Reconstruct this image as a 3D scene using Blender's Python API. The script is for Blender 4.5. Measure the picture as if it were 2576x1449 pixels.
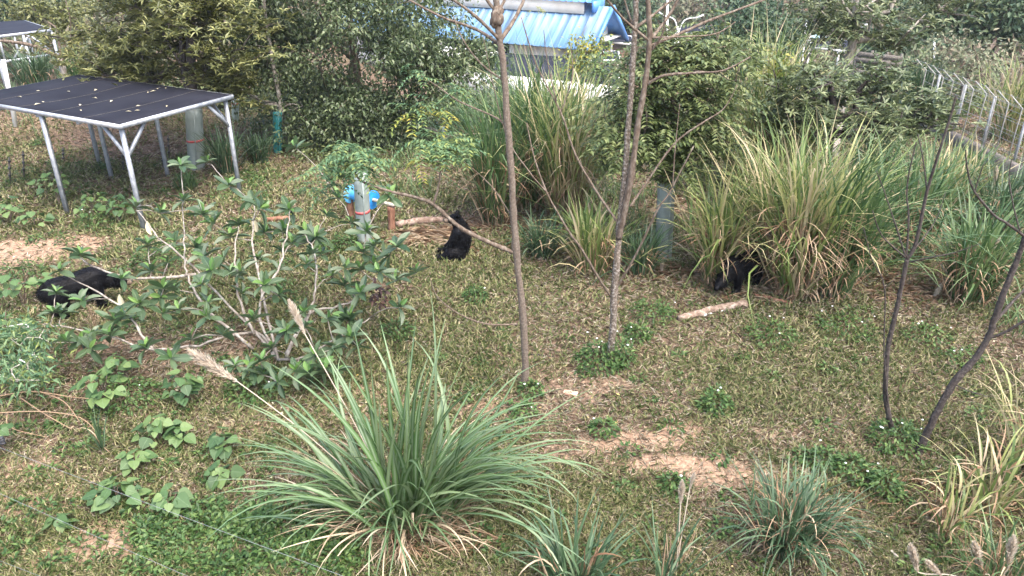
import bpy, bmesh, math, random
import numpy as np
from mathutils import Vector, Matrix

# ------------------------------------------------------------------ camera, sky, sun, exposure
SC = bpy.context.scene
for o in list(bpy.data.objects):
    bpy.data.objects.remove(o, do_unlink=True)
COL = SC.collection
FOC, PITCH, CAMH = 1946.0, 26.0, 6.6          # focal length in units of a 2576-wide picture

cd = bpy.data.cameras.new('camera')
cam = bpy.data.objects.new('camera', cd); COL.objects.link(cam)
cd.sensor_width = 36.0; cd.lens = 36.0 * FOC / 2576.0
cd.clip_start = 0.1; cd.clip_end = 2000
cam.location = (0, 0, CAMH); cam.rotation_euler = (math.radians(90 - PITCH), 0, 0)
SC.camera = cam

SUN_EL, SUN_AZ = math.radians(62), math.radians(140)   # azimuth measured from +Y towards +X
w = bpy.data.worlds.new('World'); SC.world = w; w.use_nodes = True
nt = w.node_tree; bg = nt.nodes['Background']
sky = nt.nodes.new('ShaderNodeTexSky'); sky.sky_type = 'NISHITA'; sky.sun_disc = False
sky.sun_elevation = SUN_EL; sky.sun_rotation = SUN_AZ
sky.air_density = 1.0; sky.dust_density = 4.0; sky.ozone_density = 1.0
nt.links.new(sky.outputs[0], bg.inputs[0]); bg.inputs[1].default_value = 0.135

sl = bpy.data.lights.new('sun', 'SUN'); so = bpy.data.objects.new('sun', sl); COL.objects.link(so)
sl.energy = 1.2; sl.angle = math.radians(60); sl.color = (1.0, 0.93, 0.82)
sd = Vector((math.sin(SUN_AZ) * math.cos(SUN_EL), math.cos(SUN_AZ) * math.cos(SUN_EL), math.sin(SUN_EL)))
so.rotation_euler = sd.to_track_quat('Z', 'Y').to_euler()

vs = SC.view_settings
vs.view_transform = 'Standard'; vs.look = 'None'; vs.gamma = 1.0; vs.use_curve_mapping = False
vs.exposure = 2.3
cy = SC.cycles
cy.max_bounces = 6; cy.diffuse_bounces = 3; cy.glossy_bounces = 2; cy.transmission_bounces = 4
cy.transparent_max_bounces = 4; cy.volume_bounces = 0; cy.caustics_reflective = False; cy.caustics_refractive = False
cy.use_denoising = True; cy.use_adaptive_sampling = True; cy.adaptive_threshold = 0.02

# ------------------------------------------------------------------ helpers
rng = np.random.default_rng(11)
random.seed(5)
_p = math.radians(PITCH)
FW = np.array([0, math.cos(_p), -math.sin(_p)]); UPV = np.array([0, math.sin(_p), math.cos(_p)]); RT = np.array([1.0, 0, 0])
C0 = np.array([0, 0, CAMH])
def ray(px, py): return FW + RT * (px - 1288) / FOC - UPV * (py - 724.5) / FOC
def G(px, py, z=0.0):
    d = ray(px, py); return C0 + d * ((z - CAMH) / d[2])
def V(px, py, y):
    d = ray(px, py); return C0 + d * (y / d[1])
def mpp(y, py=724):                           # metres per picture unit at depth y
    return np.linalg.norm(V(1288, py, y) - C0) / FOC
def nrm(v): return v / (np.linalg.norm(v, axis=-1, keepdims=True) + 1e-9)
def sstep(a, b, x):
    t = np.clip((x - a) / (b - a), 0, 1); return t * t * (3 - 2 * t)

_lat = rng.random((256, 256))
def vnoise(x, y):
    xi = np.floor(x).astype(int); yi = np.floor(y).astype(int); fx = x - xi; fy = y - yi
    fx = fx * fx * (3 - 2 * fx); fy = fy * fy * (3 - 2 * fy)
    a = _lat[xi & 255, yi & 255]; b = _lat[(xi + 1) & 255, yi & 255]; c = _lat[xi & 255, (yi + 1) & 255]; d = _lat[(xi + 1) & 255, (yi + 1) & 255]
    return (a * (1 - fx) + b * fx) * (1 - fy) + (c * (1 - fx) + d * fx) * fy
def fbm(x, y, s=1.0, o=3):
    r = 0; a = .5; t = 0
    for k in range(o):
        r = r + a * vnoise(x * s + 17.3 * k, y * s + 5.1 * k); t += a; a *= .5; s *= 2.03
    return r / t

class MB:
    """collects verts and faces; one build() makes one mesh object"""
    def __init__(s): s.v = []; s.f = []; s.n = 0
    def add(s, v, *faces):
        v = np.asarray(v, float).reshape(-1, 3); s.v.append(v)
        for f in faces:
            f = np.asarray(f, int)
            if len(f): s.f.append(f + s.n)
        s.n += len(v); return s
    def mesh(s, name, mat, org=(0, 0, 0), smooth=False):
        me = bpy.data.meshes.new(name)
        v = (np.concatenate(s.v) - np.asarray(org)).astype(np.float32)
        me.vertices.add(len(v)); me.vertices.foreach_set('co', v.ravel())
        li = np.concatenate([f.ravel() for f in s.f]).astype(np.int32)
        lt = np.concatenate([np.full(len(f), f.shape[1]) for f in s.f]).astype(np.int32)
        ls = np.concatenate([[0], np.cumsum(lt)[:-1]]).astype(np.int32)
        me.loops.add(len(li)); me.loops.foreach_set('vertex_index', li)
        me.polygons.add(len(lt)); me.polygons.foreach_set('loop_start', ls); me.polygons.foreach_set('loop_total', lt)
        if smooth: me.polygons.foreach_set('use_smooth', np.ones(len(lt), bool))
        me.update(calc_edges=True)
        if mat: me.materials.append(mat)
        return me

ORG = {}
def thing(name, label, cat, loc, group=None):
    o = bpy.data.objects.new(name, None); COL.objects.link(o); o.empty_display_size = .2
    o.location = Vector(loc); ORG[o.name] = np.asarray(loc, float)
    o['label'] = label; o['category'] = cat
    if group: o['group'] = group
    return o
def part(name, mb, mat, parent, smooth=False, kind=None, label=None):
    org = ORG[parent.name]
    o = bpy.data.objects.new(name, mb.mesh(name, mat, org, smooth)); COL.objects.link(o); o.parent = parent
    ORG[o.name] = org
    if kind: o['kind'] = kind
    if label: o['label'] = label
    return o
def solo(name, mb, mat, label, cat, loc=(0, 0, 0), kind=None, group=None, smooth=False):
    o = bpy.data.objects.new(name, mb.mesh(name, mat, loc, smooth)); COL.objects.link(o); o.location = Vector(loc)
    ORG[o.name] = np.asarray(loc, float)
    if label: o['label'] = label
    if cat: o['category'] = cat
    if kind: o['kind'] = kind
    if group: o['group'] = group
    return o

def tube(mb, pts, rad, n=6, cap=True):
    pts = np.asarray(pts, float); m = len(pts); rad = np.broadcast_to(np.asarray(rad, float), (m,))
    t = nrm(np.gradient(pts, axis=0))
    a = np.array([0, 0, 1.0]) if abs(t[0][2]) < .9 else np.array([1.0, 0, 0])
    u = nrm(np.cross(t[0], a)); U = [u]
    for i in range(1, m):
        u = u - t[i] * (u @ t[i]); u = u / (np.linalg.norm(u) + 1e-9); U.append(u)
    U = np.array(U); W = np.cross(t, U)
    an = np.linspace(0, 2 * math.pi, n, endpoint=False)
    ring = pts[:, None] + rad[:, None, None] * (U[:, None] * np.cos(an)[None, :, None] + W[:, None] * np.sin(an)[None, :, None])
    i = np.arange(m - 1)[:, None] * n; j = np.arange(n)[None]
    q = np.stack([i + j, i + (j + 1) % n, i + n + (j + 1) % n, i + n + j], -1).reshape(-1, 4)
    mb.add(ring.reshape(-1, 3), q)
    if cap:
        mb.f.append(np.array([list(range(n))[::-1]]) + mb.n - m * n); mb.f.append(np.array([list(range(n))]) + mb.n - n)
def spline(pts, k=6):
    p = np.asarray(pts, float); out = []
    for i in range(len(p) - 1):
        a = p[max(i - 1, 0)]; b = p[i]; c = p[i + 1]; d = p[min(i + 2, len(p) - 1)]
        for t in np.linspace(0, 1, k, endpoint=False):
            out.append(.5 * ((2 * b) + (c - a) * t + (2 * a - 5 * b + 4 * c - d) * t * t + (3 * b - a - 3 * c + d) * t ** 3))
    out.append(p[-1]); return np.array(out)
def beam(mb, p0, p1, w, h, up=(0, 0, 1)):
    p0 = np.asarray(p0, float); p1 = np.asarray(p1, float); t = nrm(p1 - p0); up = np.asarray(up, float)
    if abs(t @ up) > .95: up = np.array([0, 1.0, 0])
    s = nrm(np.cross(t, up)); u = np.cross(s, t); v = []
    for p in (p0, p1):
        for a, b in ((-1, -1), (1, -1), (1, 1), (-1, 1)): v.append(p + s * a * w / 2 + u * b * h / 2)
    mb.add(v, [[3, 2, 1, 0], [4, 5, 6, 7], [0, 1, 5, 4], [1, 2, 6, 5], [2, 3, 7, 6], [3, 0, 4, 7]])
def slab(mb, corners, th):                     # a quad sheet with thickness
    c = np.asarray(corners, float); b = c - np.array([0, 0, th])
    mb.add(np.concatenate([c, b]), [[0, 1, 2, 3], [7, 6, 5, 4], [0, 4, 5, 1], [1, 5, 6, 2], [2, 6, 7, 3], [3, 7, 4, 0]])
def blob(mb, c, r, sub=2, jit=.12, sq=(1, 1, 1), seed=0):
    bm = bmesh.new(); bmesh.ops.create_icosphere(bm, subdivisions=sub, radius=1)
    v = np.array([x.co[:] for x in bm.verts]); f = np.array([[q.index for q in p.verts] for p in bm.faces]); bm.free()
    k = 1 + jit * (fbm(v[:, 0] * 2 + seed + 9, v[:, 1] * 2 + v[:, 2] * 1.7 + 9, 1.3) - .5) * 2
    mb.add(np.asarray(c) + v * k[:, None] * r * np.asarray(sq), f)

# leaf sheets ------------------------------------------------------------------
LEAF2 = (np.array([[0, 0, 0], [.42, .5, .10], [1, 0, -.06], [.42, -.5, .10]]), np.array([[0, 1, 2], [0, 2, 3]]))
_st = np.array([0, .18, .4, .65, .86, 1.0]); _wd = np.array([.04, .30, .46, .5, .30, .0])
def _leafN(wd, st, cup=.10, droop=.18):
    v = []; f = []
    for s, q in zip(st, wd):
        z = -droop * s * s
        v += [[s, q, z + cup * q * 2], [s, 0, z], [s, -q, z + cup * q * 2]]
    for i in range(len(st) - 1):
        a = 3 * i; f += [[a, a + 1, a + 4, a + 3], [a + 1, a + 2, a + 5, a + 4]]
    return np.array(v), np.array(f)
LEAFL = _leafN(_wd, _st)
def leaves(mb, P, D, N, L, W, tpl=LEAF2):
    """P base, D direction, N rough normal, L length, W width"""
    tv, tf = tpl; n = len(P)
    D = nrm(D); S = nrm(np.cross(N, D)); Nn = np.cross(D, S)
    L = np.broadcast_to(L, (n,)); W = np.broadcast_to(W, (n,))
    v = (P[:, None] + D[:, None] * (tv[None, :, 0:1] * L[:, None, None]) + S[:, None] * (tv[None, :, 1:2] * W[:, None, None])
         + Nn[:, None] * (tv[None, :, 2:3] * L[:, None, None]))
    f = (tf[None] + (np.arange(n) * len(tv))[:, None, None]).reshape(-1, tf.shape[1])
    mb.add(v.reshape(-1, 3), f)
def rdir(n):
    return nrm(rng.normal(size=(n, 3)))
def blades(mb, base, az, L, lean, droop, W, nseg=6, pw=1.6, fold=0.0):
    """grass blades: theta from the vertical grows along the blade"""
    n = len(base); s = np.linspace(0, 1, nseg + 1)
    L = np.broadcast_to(L, (n,)); W = np.broadcast_to(W, (n,)); lean = np.broadcast_to(lean, (n,)); droop = np.broadcast_to(droop, (n,))
    th = lean[:, None] + droop[:, None] * s[None] ** pw
    ds = L[:, None] / nseg
    tm = (th[:, 1:] + th[:, :-1]) / 2
    r = np.concatenate([np.zeros((n, 1)), np.cumsum(np.sin(tm) * ds, 1)], 1); z = np.concatenate([np.zeros((n, 1)), np.cumsum(np.cos(tm) * ds, 1)], 1)
    tw = rng.normal(0, .25, (n, 1)) * s[None]
    a = az[:, None] + tw
    c = np.stack([base[:, None, 0] + r * np.cos(a), base[:, None, 1] + r * np.sin(a), base[:, None, 2] + z], -1)
    c[..., 2] = np.maximum(c[..., 2], base[:, None, 2] * 0 + .015)
    pr = np.minimum(1, .45 + s * 3) * (1 - s ** 2.6) ; pr[-1] = .03
    tws = rng.normal(0, .5, (n, 1))
    sd = np.stack([-np.sin(a + tws), np.cos(a + tws), np.zeros_like(a)], -1) * (W[:, None] / 2 * pr[None])[..., None]
    k = nseg + 1
    i = np.arange(nseg)
    if fold:
        up = np.array([0, 0, 1.0]) * (W[:, None] * fold * pr[None])[..., None]
        v = np.stack([c - sd + up, c, c + sd + up], 2).reshape(-1, 3)
        f = np.concatenate([np.stack([3 * i, 3 * i + 1, 3 * i + 4, 3 * i + 3], -1), np.stack([3 * i + 1, 3 * i + 2, 3 * i + 5, 3 * i + 4], -1)])
        m = 3 * k
    else:
        v = np.stack([c - sd, c + sd], 2).reshape(-1, 3)
        f = np.stack([2 * i, 2 * i + 1, 2 * i + 3, 2 * i + 2], -1); m = 2 * k
    mb.add(v, (f[None] + (np.arange(n) * m)[:, None, None]).reshape(-1, 4))
    return c

# ------------------------------------------------------------------ materials
def newmat(name):
    m = bpy.data.materials.new(name); m.use_nodes = True; t = m.node_tree; t.nodes.clear(); return m, t
def N_(t, kind, **kw):
    n = t.nodes.new(kind)
    for k, v in kw.items():
        if k.startswith('i_'): n.inputs[k[2:].replace('_', ' ')].default_value = v
        else: setattr(n, k, v)
    return n
def ramp(t, cols, pos=None):
    r = t.nodes.new('ShaderNodeValToRGB'); e = r.color_ramp.elements
    pos = pos or [i / (len(cols) - 1) for i in range(len(cols))]
    while len(e) < len(cols): e.new(.5)
    for el, c, p in zip(e, cols, pos): el.position = p; el.color = (*c, 1)
    return r
def leafmat(name, cols, rnd='island', rough=.5, trans=.3, spec=.35, scale=.6, var=.35, pos=None):
    m, t = newmat(name); L = t.links.new
    if rnd == 'island': src = t.nodes.new('ShaderNodeNewGeometry').outputs['Random Per Island']
    else: src = t.nodes.new('ShaderNodeObjectInfo').outputs['Random']
    geo = t.nodes.new('ShaderNodeNewGeometry')
    nz = N_(t, 'ShaderNodeTexNoise'); nz.inputs['Scale'].default_value = scale; nz.inputs['Detail'].default_value = 2
    L(geo.outputs['Position'], nz.inputs['Vector'])
    ad = N_(t, 'ShaderNodeMath', operation='MULTIPLY_ADD'); L(nz.outputs[0], ad.inputs[0]); ad.inputs[1].default_value = var * 2; ad.inputs[2].default_value = -var
    sm = N_(t, 'ShaderNodeMath', operation='ADD', use_clamp=True); L(src, sm.inputs[0]); L(ad.outputs[0], sm.inputs[1])
    r = ramp(t, cols, pos); L(sm.outputs[0], r.inputs[0])
    p = N_(t, 'ShaderNodeBsdfPrincipled'); L(r.outputs[0], p.inputs['Base Color'])
    p.inputs['Roughness'].default_value = rough; p.inputs['Specular IOR Level'].default_value = spec
    out = N_(t, 'ShaderNodeOutputMaterial')
    if trans > 0:
        tr = N_(t, 'ShaderNodeBsdfTranslucent'); L(r.outputs[0], tr.inputs[0])
        mx = N_(t, 'ShaderNodeMixShader'); mx.inputs[0].default_value = trans
        L(p.outputs[0], mx.inputs[1]); L(tr.outputs[0], mx.inputs[2]); L(mx.outputs[0], out.inputs[0])
    else: L(p.outputs[0], out.inputs[0])
    return m
def noisemat(name, cols, scale=8, rough=.7, spec=.3, metal=0, bump=.2, stretch=(1, 1, 1), detail=4, pos=None, coord='Object', bscale=None):
    m, t = newmat(name); L = t.links.new
    tc = N_(t, 'ShaderNodeTexCoord'); mp = N_(t, 'ShaderNodeMapping'); mp.inputs['Scale'].default_value = stretch
    L(tc.outputs[coord], mp.inputs[0])
    nz = N_(t, 'ShaderNodeTexNoise'); nz.inputs['Scale'].default_value = scale; nz.inputs['Detail'].default_value = detail; nz.inputs['Roughness'].default_value = .65
    L(mp.outputs[0], nz.inputs['Vector'])
    r = ramp(t, cols, pos or [.3 + .4 * i / (len(cols) - 1) for i in range(len(cols))]); L(nz.outputs[0], r.inputs[0])
    p = N_(t, 'ShaderNodeBsdfPrincipled'); L(r.outputs[0], p.inputs['Base Color'])
    p.inputs['Roughness'].default_value = rough; p.inputs['Specular IOR Level'].default_value = spec; p.inputs['Metallic'].default_value = metal
    if bump:
        n2 = nz
        if bscale:
            n2 = N_(t, 'ShaderNodeTexNoise'); n2.inputs['Scale'].default_value = bscale; n2.inputs['Detail'].default_value = 5; L(mp.outputs[0], n2.inputs['Vector'])
        b = N_(t, 'ShaderNodeBump'); b.inputs['Strength'].default_value = bump; b.inputs['Distance'].default_value = .02
        L(n2.outputs[0], b.inputs['Height']); L(b.outputs[0], p.inputs['Normal'])
    out = N_(t, 'ShaderNodeOutputMaterial'); L(p.outputs[0], out.inputs[0]); return m

M = {}
M['bark_pale'] = noisemat('bark_pale', [(.13, .11, .09), (.24, .21, .18), (.40, .38, .34)], 14, .85, .2, bump=.5, stretch=(1, 1, .35))
M['bark_brown'] = noisemat('bark_brown', [(.06, .043, .033), (.12, .09, .068), (.22, .19, .155)], 22, .85, .2, bump=.6, stretch=(1, 1, .5))
M['bark_mottle'] = noisemat('bark_mottle', [(.07, .055, .04), (.15, .12, .095), (.36, .33, .29)], 30, .85, .2, bump=.6, pos=[.35, .52, .66])
M['bark_smooth'] = noisemat('bark_smooth', [(.085, .065, .052), (.13, .102, .08), (.20, .17, .14)], 34, .85, .2, bump=.4)
M['bark_dark'] = noisemat('bark_dark', [(.022, .018, .016), (.05, .04, .036), (.10, .085, .075)], 26, .8, .25, bump=.5)
M['twig_pale'] = noisemat('twig_pale', [(.20, .18, .14), (.33, .30, .25), (.46, .43, .38)], 20, .8, .2, bump=.3)
M['galv'] = noisemat('galvanised', [(.22, .24, .27), (.33, .35, .38), (.46, .48, .51)], 9, .45, .5, metal=.25, bump=.05)
M['white_paint'] = noisemat('white_paint', [(.66, .65, .62), (.78, .77, .75), (.82, .82, .80)], 1.4, .6, .3, bump=.03)
M['cream'] = noisemat('cream_wall', [(.62, .56, .48), (.72, .66, .58), (.76, .72, .66)], .8, .7, .3, bump=.03)
M['guard'] = noisemat('guard_sheet', [(.15, .18, .17), (.20, .235, .22), (.29, .32, .30)], 3.2, .42, .5, bump=.06, stretch=(1, 1, .4))
M['guard_pale'] = noisemat('guard_pale', [(.24, .30, .27), (.30, .36, .33), (.38, .44, .40)], 3, .42, .5, bump=.06)
M['teal'] = noisemat('teal_sheet', [(.012, .10, .11), (.018, .15, .15), (.04, .22, .21)], 4, .4, .5, bump=.05, stretch=(1, 1, .3))
M['red'] = noisemat('red_band', [(.32, .05, .055), (.45, .09, .09), (.52, .16, .15)], 9, .6, .3, bump=.05)
M['blue'] = noisemat('blue_plastic', [(.015, .17, .50), (.02, .22, .60), (.05, .30, .68)], 5, .4, .5, bump=.03)
M['lblue'] = noisemat('light_blue_plastic', [(.06, .32, .62), (.10, .40, .70), (.18, .48, .76)], 5, .4, .5, bump=.03)
M['wood_red'] = noisemat('reddish_wood', [(.10, .045, .03), (.20, .10, .065), (.32, .18, .12)], 16, .8, .2, bump=.5, stretch=(1, 1, .3))
M['wood_pale'] = noisemat('bleached_wood', [(.12, .08, .06), (.23, .17, .13), (.36, .30, .25)], 9, .8, .2, bump=.5, pos=[.36, .5, .62])
M['wood_log'] = noisemat('log_bark', [(.12, .07, .05), (.24, .17, .13), (.40, .31, .26)], 12, .85, .2, bump=.5)
M['brick'] = noisemat('brick', [(.34, .19, .13), (.44, .27, .2), (.52, .38, .3)], 14, .9, .2, bump=.3)
M['concrete'] = noisemat('concrete', [(.06, .05, .045), (.11, .095, .085), (.17, .15, .135)], 5, .9, .2, bump=.3)
M['stake'] = noisemat('stake', [(.05, .045, .04), (.10, .09, .08), (.17, .155, .14)], 20, .8, .25, bump=.2)
M['black_plastic'] = noisemat('black_plastic', [(.01, .01, .012), (.018, .018, .022), (.03, .03, .035)], 12, .45, .5, bump=.1)
M['wire'] = noisemat('wire', [(.22, .23, .24), (.28, .29, .30), (.34, .35, .36)], 12, .4, .5, metal=.4, bump=0)
M['glass'] = noisemat('window_glass', [(.015, .025, .04), (.025, .04, .06), (.04, .06, .09)], 1.5, .12, .6, bump=0)
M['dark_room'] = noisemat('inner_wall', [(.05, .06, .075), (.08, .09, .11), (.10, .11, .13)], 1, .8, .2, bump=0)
M['plume'] = leafmat('plume', [(.62, .52, .41), (.72, .63, .52), (.80, .73, .63)], trans=.5, rough=.8, spec=.1, var=.1)
M['flower'] = noisemat('white_petal', [(.7, .7, .68), (.8, .8, .78)], 9, .6, .3, bump=0)
M['fallen'] = leafmat('fallen_leaf', [(.45, .33, .10), (.52, .42, .20), (.60, .55, .40), (.3, .2, .12)], trans=.1, var=0)
M['dry'] = leafmat('dry_blade', [(.17, .105, .065), (.29, .195, .125), (.40, .30, .20), (.50, .42, .31)], trans=.2, rough=.7, spec=.15, var=.2, scale=2)
M['dry_red'] = leafmat('dry_cane', [(.15, .085, .05), (.26, .165, .10), (.37, .26, .17), (.48, .38, .26)], trans=.15, rough=.7, spec=.15, var=.2, scale=2)
M['reed_light'] = leafmat('reed_light', [(.07, .12, .035), (.12, .18, .05), (.19, .25, .075), (.32, .33, .13), (.44, .38, .21), (.48, .40, .26)], trans=.35, rough=.42, spec=.4, var=.25)
M['reed_mid'] = leafmat('reed_mid', [(.035, .075, .028), (.06, .115, .04), (.095, .16, .06), (.17, .23, .09)], trans=.3, rough=.42, spec=.4, var=.25)
M['reed_blue'] = leafmat('reed_blue', [(.028, .058, .026), (.048, .092, .042), (.082, .138, .068), (.15, .21, .12)], trans=.25, rough=.4, spec=.45, var=.25)
M['reed_obj'] = leafmat('long_blade', [(.035, .085, .022), (.055, .12, .03), (.08, .16, .055), (.13, .20, .09), (.19, .25, .14)], rnd='object', trans=.28, rough=.33, spec=.6, var=.15)
M['dry_obj'] = leafmat('long_dry_blade', [(.30, .20, .13), (.42, .32, .22), (.52, .43, .30), (.58, .50, .36)], rnd='object', trans=.2, rough=.6, spec=.2, var=.15)
M['grass_g'] = leafmat('short_grass', [(.06, .095, .025), (.105, .14, .042), (.165, .185, .07), (.24, .23, .11), (.36, .32, .19)], trans=.25, rough=.55, spec=.3, var=.3, scale=.8)
M['grass_d'] = leafmat('dry_grass', [(.10, .072, .05), (.175, .135, .092), (.27, .22, .15), (.38, .33, .245), (.50, .45, .36)], trans=.15, rough=.7, spec=.15, var=.2, scale=1.2)
M['weed'] = leafmat('weed_leaf', [(.022, .055, .013), (.042, .09, .022), (.07, .13, .035), (.12, .18, .05)], trans=.28, rough=.5, spec=.35, var=.25, scale=1.5)
M['leaf_t1'] = leafmat('leaf_olive', [(.055, .065, .02), (.10, .115, .035), (.165, .175, .06), (.26, .26, .10)], trans=.3, rough=.42, spec=.45)
M['leaf_t2'] = leafmat('leaf_dense', [(.04, .065, .028), (.07, .10, .042), (.11, .15, .064), (.18, .215, .105)], trans=.28, rough=.4, spec=.5)
M['leaf_t4'] = leafmat('leaf_feather', [(.038, .06, .022), (.07, .10, .034), (.115, .15, .052), (.19, .215, .085)], trans=.28, rough=.42, spec=.45)
M['leaf_t5'] = leafmat('leaf_whorl', [(.05, .075, .035), (.085, .115, .052), (.13, .165, .075), (.21, .24, .115)], trans=.28, rough=.42, spec=.45)
M['leaf_far'] = leafmat('leaf_far', [(.022, .05, .025), (.04, .075, .035), (.065, .105, .05), (.10, .14, .065)], trans=.25, rough=.5, spec=.35, scale=.25, var=.4)
M['leaf_pale'] = leafmat('leaf_pale', [(.11, .12, .07), (.17, .19, .11), (.23, .25, .15), (.22, .17, .12)], trans=.3, rough=.5, spec=.35, scale=.5)
M['leaf_yellow'] = leafmat('leaf_yellow', [(.11, .16, .03), (.18, .22, .045), (.27, .28, .06), (.40, .34, .07)], trans=.35, rough=.45, spec=.4)
M['leaf_pinn'] = leafmat('leaf_pinnate', [(.06, .12, .06), (.09, .17, .08), (.14, .22, .10), (.24, .28, .08)], trans=.35, rough=.45, spec=.4)
M['leaf_dark'] = leafmat('leaf_dead_dark', [(.05, .03, .035), (.08, .05, .05), (.14, .07, .05)], trans=.2)
M['scrub'] = leafmat('scrub', [(.05, .065, .035), (.08, .10, .05), (.13, .14, .08), (.18, .16, .11), (.15, .11, .085)], trans=.25, rough=.6, spec=.2, scale=.12, var=.5)

def veinleaf(name, base, rib, rnd_cols, rough=.4, under=None):
    """single leaf with a pale midrib (generated coordinate across the leaf) and per-object tint"""
    m, t = newmat(name); L = t.links.new
    oi = t.nodes.new('ShaderNodeObjectInfo'); geo = t.nodes.new('ShaderNodeNewGeometry')
    r = ramp(t, rnd_cols); 
    mixr = N_(t, 'ShaderNodeMath', operation='ADD'); L(oi.outputs['Random'], mixr.inputs[0]); L(geo.outputs['Random Per Island'], mixr.inputs[1])
    fr = N_(t, 'ShaderNodeMath', operation='FRACT'); L(mixr.outputs[0], fr.inputs[0]); L(fr.outputs[0], r.inputs[0])
    at = N_(t, 'ShaderNodeAttribute', attribute_name='rib')
    mx = N_(t, 'ShaderNodeMixRGB'); pw_ = N_(t, 'ShaderNodeMath', operation='POWER'); L(at.outputs['Fac'], pw_.inputs[0]); pw_.inputs[1].default_value = 2.5; L(pw_.outputs[0], mx.inputs[0]); L(r.outputs[0], mx.inputs[1]); mx.inputs[2].default_value = (*rib, 1)
    col = mx.outputs[0]
    if under:
        m2 = N_(t, 'ShaderNodeMixRGB'); L(geo.outputs['Backfacing'], m2.inputs[0]); L(col, m2.inputs[1]); m2.inputs[2].default_value = (*under, 1); col = m2.outputs[0]
    p = N_(t, 'ShaderNodeBsdfPrincipled'); L(col, p.inputs['Base Color']); p.inputs['Roughness'].default_value = rough; p.inputs['Specular IOR Level'].default_value = .5
    tr = N_(t, 'ShaderNodeBsdfTranslucent'); L(col, tr.inputs[0])
    ms = N_(t, 'ShaderNodeMixShader'); ms.inputs[0].default_value = .22; L(p.outputs[0], ms.inputs[1]); L(tr.outputs[0], ms.inputs[2])
    out = N_(t, 'ShaderNodeOutputMaterial'); L(ms.outputs[0], out.inputs[0]); return m
M['fig_old'] = veinleaf('fig_leaf', None, (.11, .17, .09), [(.035, .068, .03), (.055, .095, .045), (.085, .125, .062), (.045, .088, .032)], .38)
M['fig_young'] = veinleaf('fig_leaf_young', None, (.28, .36, .13), [(.07, .15, .04), (.10, .20, .05), (.15, .25, .07)], .4)
M['reed_vein'] = veinleaf('long_blade_ribbed', None, (.20, .26, .17), [(.035, .085, .02), (.055, .115, .03), (.08, .15, .045), (.12, .185, .075), (.17, .225, .11)], .36)
M['heart'] = veinleaf('heart_leaf', None, (.13, .20, .10), [(.03, .07, .022), (.048, .10, .03), (.075, .135, .04), (.12, .18, .055)], .6)

def fur():
    m, t = newmat('black_fur'); L = t.links.new
    tc = N_(t, 'ShaderNodeTexCoord'); nz = N_(t, 'ShaderNodeTexNoise'); nz.inputs['Scale'].default_value = 26; nz.inputs['Detail'].default_value = 5
    L(tc.outputs['Object'], nz.inputs['Vector'])
    r = ramp(t, [(.0015, .0015, .002), (.004, .004, .006)], [.3, .7]); L(nz.outputs[0], r.inputs[0])
    p = N_(t, 'ShaderNodeBsdfPrincipled'); L(r.outputs[0], p.inputs['Base Color']); p.inputs['Roughness'].default_value = .55; p.inputs['Specular IOR Level'].default_value = .12
    b = N_(t, 'ShaderNodeBump'); b.inputs['Strength'].default_value = .5; b.inputs['Distance'].default_value = .02; L(nz.outputs[0], b.inputs['Height']); L(b.outputs[0], p.inputs['Normal'])
    out = N_(t, 'ShaderNodeOutputMaterial'); L(p.outputs[0], out.inputs[0]); return m
M['fur'] = fur()
M['muzzle'] = noisemat('muzzle', [(.06, .04, .03), (.12, .085, .06), (.2, .15, .11)], 20, .7, .3, bump=.1)

def netmat(name, c0, c1, rows):
    """black knitted shade net: faint weave bands"""
    m, t = newmat(name); L = t.links.new
    tc = N_(t, 'ShaderNodeTexCoord')
    nz = N_(t, 'ShaderNodeTexNoise'); nz.inputs['Scale'].default_value = 1.1; nz.inputs['Detail'].default_value = 4; L(tc.outputs['Object'], nz.inputs['Vector'])
    n2 = N_(t, 'ShaderNodeTexNoise'); n2.inputs['Scale'].default_value = 140; L(tc.outputs['Object'], n2.inputs['Vector'])
    ad = N_(t, 'ShaderNodeMath', operation='MULTIPLY_ADD'); L(n2.outputs[0], ad.inputs[0]); ad.inputs[1].default_value = .5; L(nz.outputs[0], ad.inputs[2])
    r = ramp(t, [c0, c1], [.5, .95]); L(ad.outputs[0], r.inputs[0])
    p = N_(t, 'ShaderNodeBsdfPrincipled'); L(r.outputs[0], p.inputs['Base Color']); p.inputs['Roughness'].default_value = .8; p.inputs['Specular IOR Level'].default_value = .08
    out = N_(t, 'ShaderNodeOutputMaterial'); L(p.outputs[0], out.inputs[0]); return m
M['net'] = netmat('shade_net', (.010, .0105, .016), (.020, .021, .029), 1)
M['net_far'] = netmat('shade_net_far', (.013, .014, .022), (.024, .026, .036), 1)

# ------------------------------------------------------------------ terrain
def ZT(x, y):
    x = np.asarray(x, float); y = np.asarray(y, float)
    near = 1 - sstep(22, 30, y)
    z = (fbm(x, y, .35) - .5) * .16 * near + (fbm(x + 40, y, 1.7) - .5) * .035 * near
    a = x / np.maximum(y, 4)
    win = sstep(-.34, -.14, a) * (1 - sstep(.34, .52, a))
    z = z - 6.4 * sstep(25, 56, y) * win - .6 * sstep(25, 60, y) * (1 - win)
    z = z + .13 * np.maximum(0, y - 72) + (fbm(x, y, .06) - .5) * 3.0 * sstep(60, 90, y)
    z = z + 1.25 * np.exp(-((x + 15.5) ** 2 / 20 + (y - 26.5) ** 2 / 7))
    z = z + .1 * np.exp(-((x + 10.6) ** 2 / 1.6 + (y - 14.6) ** 2 / .8))
    return z
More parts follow.
